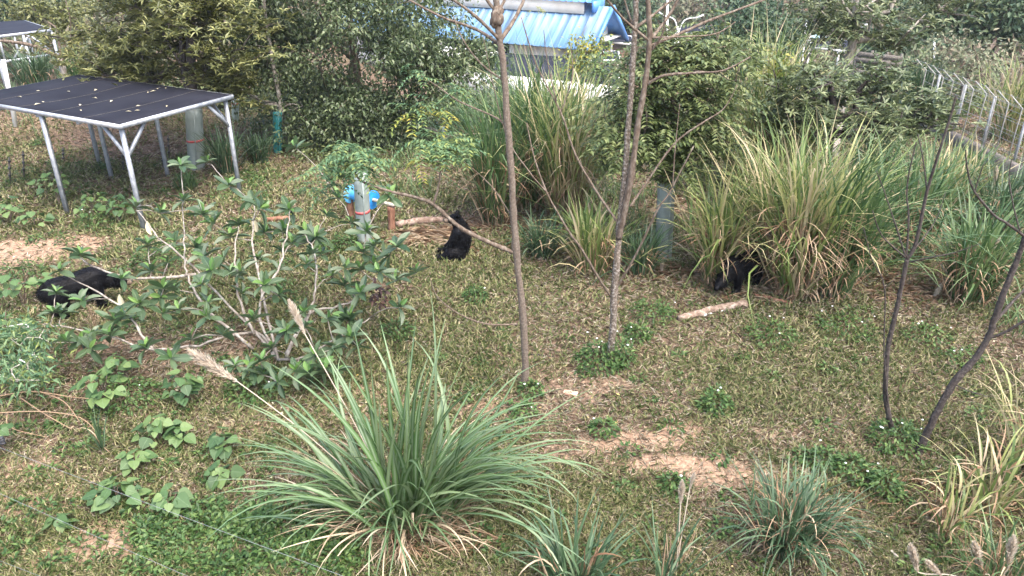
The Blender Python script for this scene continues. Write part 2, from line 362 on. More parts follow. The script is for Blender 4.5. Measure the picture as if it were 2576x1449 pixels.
# bare earth: (picture point, radius x, radius y in metres, strength) of the worn patches
DIRT = [((40, 635), 1.6, .8, 1.25), ((130, 615), 1.0, .6, 1.1), ((1620, 1105), .9, .24, 1.05), ((1790, 1172), .95, .24, 1.2), ((1400, 1105), .5, .2, .6),
        ((190, 1380), .75, .40, 1.15), ((60, 1250), .9, .40, .7), ((30, 1180), .6, .4, .7), ((600, 1060), .9, .3, .6), ((1430, 960), 1.4, .8, .42), ((1300, 900), 1.2, .7, .38),
        ((2100, 1080), 1.8, .4, .45), ((2200, 1130), .8, .3, .45), ((300, 740), 1.3, 1., .5), ((150, 350), 3.5, 1.6, .42), ((270, 470), 1.5, .8, .45), ((900, 1000), 1.4, .6, .5),
        ((1750, 880), 1.4, .5, .35), ((470, 720), 1., .7, .4), ((560, 880), 1.5, .8, .5), ((1000, 640), 1., .5, .35), ((2000, 600), 3., 1.3, .4), ((1750, 520), 1.5, 1.2, .7), ((1250, 1010), .8, .5, .6),
        ((1560, 990), .9, .4, .5), ((1650, 460), 1.2, 1.0, .5), ((330, 860), 1.2, .5, .55), ((1250, 560), 1.2, .8, .5), ((2350, 690), 1.5, .8, .4)]
def dirt(x, y):
    r = np.zeros_like(x)
    wx = (fbm(x, y, 1.1) - .5) * 1.3; wy = (fbm(x + 31, y, 1.1) - .5) * .9
    for (pp, a, b, s) in DIRT:
        c = G(*pp); d = ((x + wx - c[0]) / a) ** 2 + ((y + wy - c[1]) / b) ** 2
        r = np.maximum(r, s * np.exp(-d * .8))
    return r
def lush(x, y): return fbm(x + 7, y + 3, .5)
xs = np.concatenate([-np.geomspace(400, 24.5, 36), np.arange(-24, 24.01, .2), np.geomspace(24.5, 400, 36)])
ys = np.concatenate([np.linspace(-120, 3, 22), np.arange(3.2, 30, .2), np.geomspace(30.3, 420, 60)])
X, Y = np.meshgrid(xs, ys); Zg = ZT(X, Y)
nx, ny = len(xs), len(ys)
ii = (np.arange(ny - 1)[:, None] * nx + np.arange(nx - 1)[None])
gb = MB().add(np.stack([X, Y, Zg], -1).reshape(-1, 3), np.stack([ii, ii + 1, ii + nx + 1, ii + nx], -1).reshape(-1, 4))

def groundmat():
    m, t = newmat('ground_soil'); L = t.links.new
    geo = N_(t, 'ShaderNodeNewGeometry'); at = N_(t, 'ShaderNodeAttribute', attribute_name='dirt'); al = N_(t, 'ShaderNodeAttribute', attribute_name='lush')
    def nz(s, d=5, r=.6):
        n = N_(t, 'ShaderNodeTexNoise'); n.inputs['Scale'].default_value = s; n.inputs['Detail'].default_value = d; n.inputs['Roughness'].default_value = r
        L(geo.outputs['Position'], n.inputs['Vector']); return n.outputs[0]
    n1 = nz(14, 6, .7); n2 = nz(2.2); n3 = nz(70, 3, .7)
    grass = ramp(t, [(.045, .038, .022), (.085, .066, .04), (.135, .105, .068), (.20, .155, .105)], [.3, .45, .58, .72]); L(n1, grass.inputs[0])
    litter = ramp(t, [(.065, .042, .032), (.13, .086, .062), (.20, .138, .10), (.29, .21, .155)], [.3, .45, .58, .72]); L(n1, litter.inputs[0])
    soil = ramp(t, [(.17, .105, .072), (.26, .17, .115), (.37, .26, .18), (.44, .325, .23)], [.3, .45, .58, .75]); L(n1, soil.inputs[0])
    s1 = N_(t, 'ShaderNodeMath', operation='ADD'); L(al.outputs['Fac'], s1.inputs[0]); L(n2, s1.inputs[1])
    f1 = N_(t, 'ShaderNodeMapRange'); L(s1.outputs[0], f1.inputs[0]); f1.inputs[1].default_value = .8; f1.inputs[2].default_value = 1.2
    m1 = N_(t, 'ShaderNodeMixRGB'); L(f1.outputs[0], m1.inputs[0]); L(litter.outputs[0], m1.inputs[1]); L(grass.outputs[0], m1.inputs[2])
    s2 = N_(t, 'ShaderNodeMath', operation='MULTIPLY_ADD'); L(n1, s2.inputs[0]); s2.inputs[1].default_value = .9; L(at.outputs['Fac'], s2.inputs[2])
    f2 = N_(t, 'ShaderNodeMapRange'); L(s2.outputs[0], f2.inputs[0]); f2.inputs[1].default_value = .75; f2.inputs[2].default_value = 1.1
    m2 = N_(t, 'ShaderNodeMixRGB'); L(f2.outputs[0], m2.inputs[0]); L(m1.outputs[0], m2.inputs[1]); L(soil.outputs[0], m2.inputs[2])
    p = N_(t, 'ShaderNodeBsdfPrincipled'); L(m2.outputs[0], p.inputs['Base Color']); p.inputs['Roughness'].default_value = .95; p.inputs['Specular IOR Level'].default_value = .1
    ad = N_(t, 'ShaderNodeMath', operation='ADD'); L(n1, ad.inputs[0]); L(n3, ad.inputs[1])
    b = N_(t, 'ShaderNodeBump'); b.inputs['Strength'].default_value = .6; b.inputs['Distance'].default_value = .04; L(ad.outputs[0], b.inputs['Height']); L(b.outputs[0], p.inputs['Normal'])
    out = N_(t, 'ShaderNodeOutputMaterial'); L(p.outputs[0], out.inputs[0]); return m
ground = solo('ground', gb, groundmat(), None, None, kind='structure', smooth=True)
for nm, val in (('dirt', dirt(X.ravel(), Y.ravel())), ('lush', lush(X.ravel(), Y.ravel()))):
    at = ground.data.attributes.new(nm, 'FLOAT', 'POINT'); at.data.foreach_set('value', val.astype(np.float32))

# short grass and straw lying on the ground
def scatter(n, y0=5.3, y1=29, pw=1.0, margin=.73):
    u = rng.random(n)
    if pw == 1.0: y = y0 * (y1 / y0) ** u
    else: y = (y0 ** (1 - pw) + u * (y1 ** (1 - pw) - y0 ** (1 - pw))) ** (1 / (1 - pw))
    x = (rng.random(n) * 2 - 1) * (margin * y + 1.2)
    return x, y
def cover(n, keep, ln, wd, elev, pw=1.25):
    x, y = scatter(n, pw=pw); k = keep(x, y) > rng.random(n); x = x[k]; y = y[k]; n = len(x)
    sc = np.clip(y / 9, .8, 2.0)
    P = np.stack([x, y, ZT(x, y) + .004], -1); az = rng.random(n) * 6.283; el = rng.uniform(*elev, n)
    D = np.stack([np.cos(az) * np.cos(el), np.sin(az) * np.cos(el), np.sin(el)], -1)
    return P, D, rng.uniform(*ln, n) * sc ** .5, rng.uniform(*wd, n) * sc
UPN = np.array([[0, 0, 1.0]])
mb = MB()
P_, D_, L_, W_ = cover(270000, lambda x, y: np.clip(1.9 * lush(x, y) - .20 - .9 * dirt(x, y), .05, 1), (.07, .16), (.011, .021), (.1, 1.2))
leaves(mb, P_, D_, UPN + .6 * rdir(len(P_)), L_, W_)
solo('grass', mb, M['grass_g'], 'short green and olive grass covering the enclosure ground', 'grass', kind='stuff')
mb = MB()
P_, D_, L_, W_ = cover(210000, lambda x, y: np.clip(1.25 - 1.1 * lush(x, y) - .5 * dirt(x, y), .10, 1), (.06, .17), (.006, .013), (.0, .5))
leaves(mb, P_, D_, UPN + .5 * rdir(len(P_)), L_, W_)
solo('dry_grass', mb, M['grass_d'], 'dry straw-coloured grass litter lying on the ground', 'grass', kind='stuff')

# ------------------------------------------------------------------ shade shelters
def shelter(name, label, corners, zr, posts, zg, net, fr, beamw=.06, braces=(), seams=(), inner=0, group=None):
    c = [np.array([p[0], p[1], zr]) for p in corners]
    ctr = np.mean(c, 0); base = np.array([ctr[0], ctr[1], zg])
    t = thing(name, label, 'shelter', base, group)
    mbn = MB(); n = 10
    u = np.linspace(0, 1, n + 1); vv = []
    for i in u:
        for j in u:
            p = (c[0] * (1 - i) + c[1] * i) * (1 - j) + (c[3] * (1 - i) + c[2] * i) * j
            vv.append(p + np.array([0, 0, .012 + .02 * math.sin(j * 6 * math.pi) * math.sin(i * math.pi) - .05 * math.sin(i * math.pi) * math.sin(j * math.pi)]))
    q = [[a * (n + 1) + b, (a + 1) * (n + 1) + b, (a + 1) * (n + 1) + b + 1, a * (n + 1) + b + 1] for a in range(n) for b in range(n)]
    mbn.add(vv, q); o = part('shade_net', mbn, net, t, smooth=True)
    sm = o.modifiers.new('thick', 'SOLIDIFY'); sm.thickness = .012; sm.offset = 1
    for a, b in ((0, 1), (1, 2), (2, 3), (3, 0)):
        m_ = MB(); d = nrm(c[b] - c[a]) * .02
        beam(m_, c[a] - d + [0, 0, -.03], c[b] + d + [0, 0, -.03], beamw, beamw * 1.1); part('roof_beam', m_, fr, t)
    for k in range(inner):
        f = (k + 1) / (inner + 1); m_ = MB(); beam(m_, c[0] * (1 - f) + c[3] * f - [0, 0, .12], c[1] * (1 - f) + c[2] * f - [0, 0, .12], beamw * .7, beamw * .7); part('roof_rafter', m_, fr, t)
    for f in seams:
        m_ = MB(); pts = [c[0] * (1 - f) + c[3] * f, c[1] * (1 - f) + c[2] * f]
        tube(m_, [pts[0] * (1 - s) + pts[1] * s + np.array([0, 0, .034 - .05 * math.sin(s * math.pi) * math.sin(f * math.pi) + .02 * math.sin(f * 6 * math.pi) * math.sin(s * math.pi)]) for s in np.linspace(0, 1, 12)], .0035, 5)
        part('net_seam', m_, M['stake'], t)
    for (x, y) in posts:
        zb = float(ZT(x, y)); m_ = MB(); beam(m_, (x, y, min(zb, zg) - .05), (x, y, zr - .075), beamw, beamw); part('post', m_, fr, t)
    for (p, qd) in braces:
        m_ = MB(); beam(m_, (p[0], p[1], zr - .75), (p[0] + qd[0], p[1] + qd[1], zr - .08), beamw * .8, beamw * .8, up=(.1, .3, .9)); part('brace', m_, fr, t)
    return t
ZR = 2.49
N1, R1, B1, L1 = [np.array(p) for p in ((-8.37, 16.34), (-6.94, 19.30), (-12.0, 21.87), (-13.44, 19.0))]
eNL, eNR = nrm(L1 - N1), nrm(R1 - N1)
ins = lambda c, a, b: c + a * .12 + b * .12
br = []
for c, a, b in ((N1, eNL, eNR), (R1, eNL, -eNR), (B1, -eNL, -eNR), (L1, -eNL, eNR)):
    p = ins(c, a, b); br += [(p, a * .62), (p, b * .62)]
shelter('shade_shelter', 'black net shade shelter on pale metal posts, the near one at left', [N1, R1, B1, L1], ZR,
        [ins(N1, eNL, eNR), ins(R1, eNL, -eNR), ins(B1, -eNL, -eNR), ins(L1, -eNL, eNR), N1 * .52 + L1 * .48 + eNR * .05, R1 * .5 + B1 * .5 - eNR * .05, (-10.92, 20.28)],
        0, M['net'], M['galv'], .085, br, seams=(.2, .4, .6, .8), inner=3)
# dead leaves lying on the net
for k in range(18):
    i, j = rng.uniform(.05, .95, 2); 
    if k < 4: i = np.clip(rng.choice([.2, .4, .6, .8]) + rng.normal(0, .012), .03, .97)
    pt = (N1 * (1 - j) + R1 * j) * (1 - i) + (L1 * (1 - j) + B1 * j) * i
    if k < 4: pt = (N1 * (1 - i) + L1 * i) * (1 - j) + (R1 * (1 - i) + B1 * i) * j
    m_ = MB(); p = np.array([[pt[0], pt[1], ZR + .028]]); a = rng.random() * 6.28
    leaves(m_, p, np.array([[math.cos(a), math.sin(a), .08]]), np.array([[.2, .1, 1]]), rng.uniform(.10, .17), rng.uniform(.04, .06))
    solo('fallen_leaf', m_, M['fallen'], 'small dead leaf lying on the black net of the near shelter', 'leaf', tuple(p[0]), group='dead leaves on the shelter net')
# far shelters
def pz(l, z): return [G(px, py, z)[:2] for px, py in l]
c4 = pz([(-20, 92), (128, 74), (60, 52), (-110, 62)], 2.3)
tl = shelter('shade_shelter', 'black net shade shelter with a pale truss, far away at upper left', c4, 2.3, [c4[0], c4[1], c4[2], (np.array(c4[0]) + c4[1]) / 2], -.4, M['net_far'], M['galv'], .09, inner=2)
m_ = MB(); a = np.array([*c4[0], 1.35]); b = np.array([*c4[1], 1.35]); beam(m_, a, b, .08, .08); part('rail', m_, M['galv'], tl)
for f0, f1, z0, z1 in ((.25, .6, 1.4, 2.2), (.6, .95, 2.2, 1.4), (.1, .1, 1.4, 2.2), (.35, .35, 1.4, 2.2)):
    m_ = MB(); beam(m_, a * (1 - f0) + b * f0 + [0, 0, z0 - 1.35], a * (1 - f1) + b * f1 + [0, 0, z1 - 1.35], .06, .06); part('brace', m_, M['galv'], tl)
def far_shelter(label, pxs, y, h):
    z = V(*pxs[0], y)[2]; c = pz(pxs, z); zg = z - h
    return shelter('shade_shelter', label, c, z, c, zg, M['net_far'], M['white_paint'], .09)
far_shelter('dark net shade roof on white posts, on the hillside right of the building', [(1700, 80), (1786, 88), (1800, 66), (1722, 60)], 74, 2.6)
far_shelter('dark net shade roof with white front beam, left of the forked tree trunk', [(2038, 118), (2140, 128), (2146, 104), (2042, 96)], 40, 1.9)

# ------------------------------------------------------------------ building with the blue roof
ER = V(1487, 113, 60.0); zE = ER[2]
EL_ = G(1215, 90, zE); e = nrm(EL_ - ER); nn = np.array([e[1], -e[0], 0]); nn = nn if nn[1] > 0 else -nn
A_ = np.stack([ray(1529, 20), -nn, -np.array([0, 0, 1.0])], 1); sol = np.linalg.solve(A_, ER - C0)
dR, hR = sol[1], sol[2]
LEN = 25.0
def BP(u, d, z): return ER + e * u + nn * d + np.array([0, 0, z])     # u along the eave to the left, d into the depth, z above the eave
zfl = -3.4
bld = thing('house', 'long white house with a weathered blue sheet-metal roof and open veranda', 'building', BP(LEN / 2, dR, zfl))
def roofmat():
    m, t = newmat('blue_sheet'); L = t.links.new
    tc = N_(t, 'ShaderNodeTexCoord'); mp = N_(t, 'ShaderNodeMapping'); L(tc.outputs['Object'], mp.inputs[0]); mp.inputs['Rotation'].default_value = (0, 0, -math.atan2(nn[1], nn[0]))
    mp2 = N_(t, 'ShaderNodeMapping'); L(mp.outputs[0], mp2.inputs[0]); mp2.inputs['Scale'].default_value = (.16, 2.6, .16)
    n = N_(t, 'ShaderNodeTexNoise'); n.inputs['Scale'].default_value = 1.0; n.inputs['Detail'].default_value = 5; L(mp2.outputs[0], n.inputs['Vector'])
    r = ramp(t, [(.05, .085, .13), (.085, .17, .28), (.11, .23, .38), (.18, .30, .44)], [.34, .43, .52, .66]); L(n.outputs[0], r.inputs[0])
    p = N_(t, 'ShaderNodeBsdfPrincipled'); L(r.outputs[0], p.inputs['Base Color']); p.inputs['Roughness'].default_value = .42
    out = N_(t, 'ShaderNodeOutputMaterial'); L(p.outputs[0], out.inputs[0]); return m
M['roof_blue'] = roofmat()
M['roof_blue2'] = noisemat('blue_sheet_clean', [(.06, .19, .48), (.09, .24, .55), (.14, .30, .60)], 1.2, .4, .5, bump=0)
sl_ = math.hypot(dR, hR)
# individual roof sheets with a raised rib each (front slope and back slope)
nsh = 34; wsh = LEN / nsh
def sheet(u0, front):
    m_ = MB(); o1 = 0.0
    prof = [(0, 0), (wsh * .80, 0), (wsh * .84, .09), (wsh * .93, .09), (wsh * .97, 0), (wsh, 0)]
    vv = []
    for (d, z) in ((-.5, -.5 * hR / dR), (dR, hR)):
        dd = d if front else 2 * dR - d
        for (a, b) in prof: vv.append(BP(u0 + a - .3, dd, z + b + .1))
    for (d, z) in ((-.5, -.5 * hR / dR), (dR, hR)):
        dd = d if front else 2 * dR - d
        for (a, b) in prof: vv.append(BP(u0 + a - .3, dd, z + b + .04))
    f = [[k, k + 1, k + 7, k + 6] for k in range(5)] + [[k + 12, k + 18, k + 19, k + 13] for k in range(5)] + [[k, k + 12, k + 13, k + 1] for k in range(5)]
    return m_.add(vv, f)
for k in range(nsh):
    part('roof_sheet', sheet(k * wsh, True), M['roof_blue'], bld)
m_ = MB()
slab(m_, [BP(-.3, dR, hR + .1), BP(-.3, 2 * dR + .5, .1 - .5 * hR / dR), BP(LEN, 2 * dR + .5, .1 - .5 * hR / dR), BP(LEN, dR, hR + .1)], .06); part('rear_roof', m_, M['roof_blue2'], bld)
# curved verge flashing on the gable end
m_ = MB(); beam(m_, BP(-.42, -.55, -.55 * hR / dR + .06), BP(-.42, dR, hR + .12), .22, .30); beam(m_, BP(-.42, dR, hR + .12), BP(-.42, 2 * dR + .55, -.55 * hR / dR + .06), .22, .30); part('verge', m_, M['roof_blue2'], bld)
# ridge monitor: raised ribbed roof along the ridge
mw, mh = dR * .36, 1.5
m_ = MB()
for s in (-1, 1): beam(m_, BP(1.6, dR + s * mw * .8, hR + .1), BP(LEN, dR + s * mw * .8, hR + .1), .12, 1.1)
part('monitor_wall', m_, M['cream'], bld)
nm = 44; wm = (LEN - .9) / nm
for k in range(nm):
    m_ = MB(); vv = []
    an = np.linspace(-1.35, 1.35, 9)
    for a in an:
        for (du, dz) in ((0, 0), (wm * .7, 0), (wm * .78, .06), (wm * .94, .06), (wm, 0)):
            rr = mw * 1.12; vv.append(BP(.9 + k * wm + du, dR - math.sin(a) * rr, hR + .42 + (math.cos(a) - math.cos(1.35)) * rr * .75 + dz))
    f = [[i * 5 + j, i * 5 + j + 1, (i + 1) * 5 + j + 1, (i + 1) * 5 + j] for i in range(8) for j in range(4)]
    part('monitor_sheet', m_.add(vv, f), M['roof_blue2'], bld)
m_ = MB(); vv = [BP(.88, dR - math.sin(a) * mw * 1.12, hR + .42 + (math.cos(a) - math.cos(1.35)) * mw * 1.12 * .75) for a in np.linspace(-1.35, 1.35, 9)]; m_.add(vv, [list(range(9))]); 
slab(m_, [BP(.7, dR - mw * .95, hR + .5), BP(.7, dR + mw * .95, hR + .5), BP(.9, dR + mw * .95, hR + .5), BP(.9, dR - mw * .95, hR + .5)], .8); part('monitor_end', m_, M['roof_blue2'], bld)
# walls
def wallbox(name, u0, u1, d0, d1, z0, z1, mat):
    m_ = MB(); c = [BP(u0, d0, z1), BP(u1, d0, z1), BP(u1, d1, z1), BP(u0, d1, z1)]; slab(m_, c, z1 - z0); return part(name, m_, mat, bld)
gz = .7 * hR / dR
wallbox('front_wall', .8, 7.0, .7, .95, zfl, gz - .15, M['cream'])
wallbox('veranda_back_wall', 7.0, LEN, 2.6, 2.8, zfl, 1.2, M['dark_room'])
wallbox('veranda_floor', 7.0, LEN, .5, 2.6, zfl - .3, -2.5, M['white_paint'])
m_ = MB(); gv = [BP(.8, .7, zfl), BP(.8, 2 * dR - .7, zfl), BP(.8, 2 * dR - .7, gz), BP(.8, dR, hR - .1), BP(.8, .7, gz)]
m_.add(gv + [v + e * .25 for v in gv], [[0, 1, 2, 3, 4]], [[9, 8, 7, 6, 5]]); part('gable_wall', m_, M['white_paint'], bld)
for (d0, d1, z0, z1) in ((1.2, 1.9, -2.0, -.4), (3.2, 5.0, -2.0, -.3)):
    wm_ = MB(); c = [BP(.74, d0, z1), BP(.74, d1, z1), BP(.80, d1, z1), BP(.80, d0, z1)]; slab(wm_, c, z1 - z0); wo = part('window', wm_, M['white_paint'], bld)
    wm_ = MB(); c = [BP(.70, d0 + .1, z1 - .1), BP(.70, d1 - .1, z1 - .1), BP(.735, d1 - .1, z1 - .1), BP(.735, d0 + .1, z1 - .1)]; slab(wm_, c, z1 - z0 - .2); part('pane', wm_, M['glass'], wo)
m_ = MB(); slab(m_, [BP(-.1, 2.6, .05), BP(-.1, 5.6, .05), BP(.78, 5.6, .15), BP(.78, 2.6, .15)], .12); part('canopy', m_, M['white_paint'], bld)
for k in range(8):
    u = 7.2 + k * 2.25
    m_ = MB(); beam(m_, BP(u, .7, zfl), BP(u, .7, gz - .1), .34, .34, up=nn); part('veranda_column', m_, M['white_paint'], bld)
    if k < 7:
        for zz in (-1.5, -1.75, -2.0):
            m_ = MB(); beam(m_, BP(u + .2, .65, zz), BP(u + 2.05, .65, zz), .05, .05); part('railing', m_, M['white_paint'], bld)
    if k % 2 == 0 and k < 7:
        m_ = MB(); slab(m_, [BP(u + .5, 2.52, -.2), BP(u + 1.7, 2.52, -.2), BP(u + 1.7, 2.58, -.2), BP(u + .5, 2.58, -.2)], 1.5); part('veranda_window', m_, M['glass'], bld)
# netted yard in front of the house
zw = -.1
w1 = V(1179, 178, 52.0); w2 = G(1560, 214, w1[2]); yd = thing('netted_yard', 'low white walled yard roofed with black net in front of the house', 'yard', (w1 + w2) / 2 + np.array([0, 0, -1.6]))
bk1 = V(1250, 132, 58.6); bk2 = V(1500, 147, 57.5)
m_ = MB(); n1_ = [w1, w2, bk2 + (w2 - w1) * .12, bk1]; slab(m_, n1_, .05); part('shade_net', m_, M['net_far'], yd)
hw = (w1 - V(1179, 218, 52.0))[2]
m_ = MB(); slab(m_, [w1 + [0, 0, -.08], w2 + [0, 0, -.08], w2 + [0, .4, -.08], w1 + [0, .4, -.08]], hw + .6); part('wall', m_, M['white_paint'], yd)
for f in (.19,):
    q = w1 * (1 - f) + w2 * f; dd = nrm(w2 - w1)
    m_ = MB(); slab(m_, [q + [0, -.05, -.35], q + dd * .75 + [0, -.05, -.35], q + dd * .75 + [0, .05, -.35], q + [0, .05, -.35]], .95); part('hatch', m_, M['black_plastic'], yd)
for f in np.linspace(.02, .98, 9):
    q = w1 * (1 - f) + w2 * f; m_ = MB(); beam(m_, q + [0, -.12, -hw - .4], q + [0, -.12, -.02], .14, .14); part('pier', m_, M['white_paint'], yd)
m_ = MB(); a, b = V(1092, 116, 58.0), V(1256, 131, 58.4); slab(m_, [a, b, b + [0, .4, 0], a + [0, .4, 0]], 3.8); solo('ramp_wall', m_, M['white_paint'], 'plain white wall beside the house, left of the black netted yard', 'wall', tuple((a + b) / 2 - np.array([0, 0, 3.5])), kind='thing')
# netted run right of the house
rz = V(1505, 102, 66.0)[2]; c4 = pz([(1512, 104), (1592, 110), (1590, 92), (1540, 86)], rz)
shelter('netted_run', 'dark net roof on a white pipe frame behind the house gable', c4, rz, c4, rz - 3, M['net_far'], M['white_paint'], .14)
c5 = pz([(1478, 152), (1560, 150), (1555, 128), (1520, 130)], V(1500, 140, 57)[2])
shelter('netted_run', 'low dark net roof at the foot of the white gable wall', c5, V(1500, 140, 57)[2], c5, V(1500, 140, 57)[2] - 2, M['net_far'], M['white_paint'], .10)

# ------------------------------------------------------------------ perimeter fence on the right
fx = 13.75
M['dull_pipe'] = noisemat('dull_pipe', [(.24, .23, .21), (.34, .33, .31), (.42, .41, .39)], 7, .6, .4, bump=.1)
M['concrete2'] = noisemat('grey_post', [(.20, .21, .22), (.27, .28, .29), (.34, .35, .36)], 6, .7, .3, bump=.1)
kb = MB()
yy = np.arange(11, 34.1, .6)
for a, b in zip(yy[:-1], yy[1:]): pass
slab(kb, [(fx - .14, 11, .32), (fx + .14, 11, .32), (fx + .32, 27.4, .32), (fx + .04, 27.4, .32)], .55)
fence = thing('wire_fence', 'pale pipe wire fence with angled tops on a grey kerb at right', 'fence', (fx + .2, 22, 0))
part('kerb', kb, M['concrete'], fence)
tops = []
for k, y in enumerate(np.arange(14.2, 27.2, .62)):
    x = fx + (y - 11) / 25 * .28; m_ = MB(); lean = rng.normal(0, .02)
    top = np.array([x + lean, y, 1.78]); tip = top + np.array([-.42, -.03, .36])
    tube(m_, [(x, y, .25), top, tip], [.017, .017, .015], 6); part('post', m_, M['dull_pipe'], fence); tops.append((np.array([x, y, .32]), top, tip))
for f in (.12, .45, .75, 1.0):
    m_ = MB(); tube(m_, [a * (1 - f) + b * f + [.024, 0, 0] for a, b, c in tops], .005, 4); part('wire', m_, M['wire'], fence)
for f in (.4, .95):
    m_ = MB(); tube(m_, [b * (1 - f) + c * f for a, b, c in tops], .004, 4); part('wire', m_, M['wire'], fence)
f2 = thing('mesh_fence', 'second fence of thick grey posts just behind the pale pipe fence', 'fence', (fx + 1.0, 22, 0))
tp2 = []
for k, y in enumerate(np.arange(15.0, 28, 1.72)):
    x = fx + .75 + (y - 11) / 25 * .28; m_ = MB(); zb = float(ZT(x, y)); tube(m_, [(x, y, zb - .1), (x, y, 1.55)], .04, 8); part('post', m_, M['concrete2'], f2); tp2.append((np.array([x, y, .1]), np.array([x, y, 1.5])))
for f in (.1, .3, .5, .7, .9, 1.0):
    m_ = MB(); tube(m_, [a * (1 - f) + b * f + [-.052, 0, 0] for a, b in tp2], .006, 4); part('wire', m_, M['wire'], f2)
m_ = MB(); p0 = V(2338, 290, 28); p1 = V(2350, 245, 28); tube(m_, [p0 - [0, 0, .9], p1], .07, 8); solo('fence_post', m_, M['white_paint'], 'thick white corner post at the far end of the pale pipe fence', 'post', tuple(p0 - np.array([0, 0, .9])))

# thin stakes with insulators around the shelter
stk = [(25, 395, 465), (60, 380, 450), (310, 365, 432), (410, 355, 430), (425, 340, 405), (160, 372, 410), (548, 330, 395), (536, 335, 380), (632, 320, 372)]
lab = ['leftmost thin dark stake at the picture edge', 'thin dark stake second from the left edge', 'thin dark stake behind the near shelter corner post', 'thin dark stake between the two right shelter posts',
       'thin dark stake just left of the banded tree guard', 'short dark stake on the bare slope under the shelter', 'thin dark stake right of the banded tree guard', 'short dark stake beside the reeds under the shelter', 'thin dark stake near the teal guard']
for (x, t0, b0), lb in zip(stk, lab):
    g = G(x, b0); tp = V(x - 2, t0, g[1]); s = thing('fence_stake', lb, 'stake', g, 'thin stakes of the electric line')
    m_ = MB(); tube(m_, [g - [0, 0, .05], tp], .022, 6); part('rod', m_, M['stake'], s)
    for f in (.35, .6, .85):
        m_ = MB(); c = g * (1 - f) + tp * f; tube(m_, [c - [0, 0, .025], c + [0, 0, .025]], .034, 6); part('insulator', m_, M['black_plastic'], s)

# ------------------------------------------------------------------ trees
def lobe_pts(lobes, per, hier=0):
    out = []
    for (px, py, y, rx, ry) in lobes:
        c = V(px, py, y); k = mpp(y, py); r = np.array([rx * k, max(rx, ry) * k * .8, ry * k])
        n = max(3, int(per * (rx * ry) / 5000.0))
        if hier:                                   # boughs first, then clumps of leaves round each bough
            nb = max(3, n // hier); d = rdir(nb); B = c + d * (rng.random(nb) ** .45)[:, None] * r
            q = np.repeat(B, hier, 0) + rng.normal(0, 1, (nb * hier, 3)) * np.minimum(r, np.array([.75, .75, .42]) * (k / .0125) ** .5) * .62
            out.append(q); continue
        d = rdir(n); rad = rng.random(n) ** .42
        out.append(c + d * rad[:, None] * r)
    return np.concatenate(out)
def skeleton(init, targets, step=.35, up=.6, wig=.08):
    """attach each target to the nearest node already grown; returns node arrays and chains"""
    pos = [np.asarray(p, float) for p in init]; par = [-1] + list(range(len(init) - 1)); chains = []
    P = np.zeros((6000, 3)); P[:len(pos)] = pos; n = len(pos)
    T = np.asarray(targets); d0 = np.min(np.linalg.norm(T[:, None] - P[None, :n], axis=2), 1)
    for i in np.argsort(d0):
        t = T[i]; q = P[:n]; dv = t - q
        cost = np.linalg.norm(dv, axis=1) + up * np.maximum(0, -dv[:, 2] + .1)
        j = int(np.argmin(cost)); L = np.linalg.norm(t - q[j]); k = max(1, int(L / step)); ch = [j]; prev = j
        for a in range(1, k + 1):
            f = a / k; p = q[j] * (1 - f) + t * f + np.array([0, 0, .10 * L * math.sin(f * math.pi)]) + (rng.normal(0, wig * step, 3) if a < k else 0)
            if n >= 5990: break
            P[n] = p; par.append(prev); ch.append(n); prev = n; n += 1
        chains.append(ch)
    cnt = np.zeros(n); tips = [c[-1] for c in chains]
    for t in tips:
        k = t
        while k >= 0: cnt[k] += 1; k = par[k]
    return P[:n], np.array(par), chains, cnt
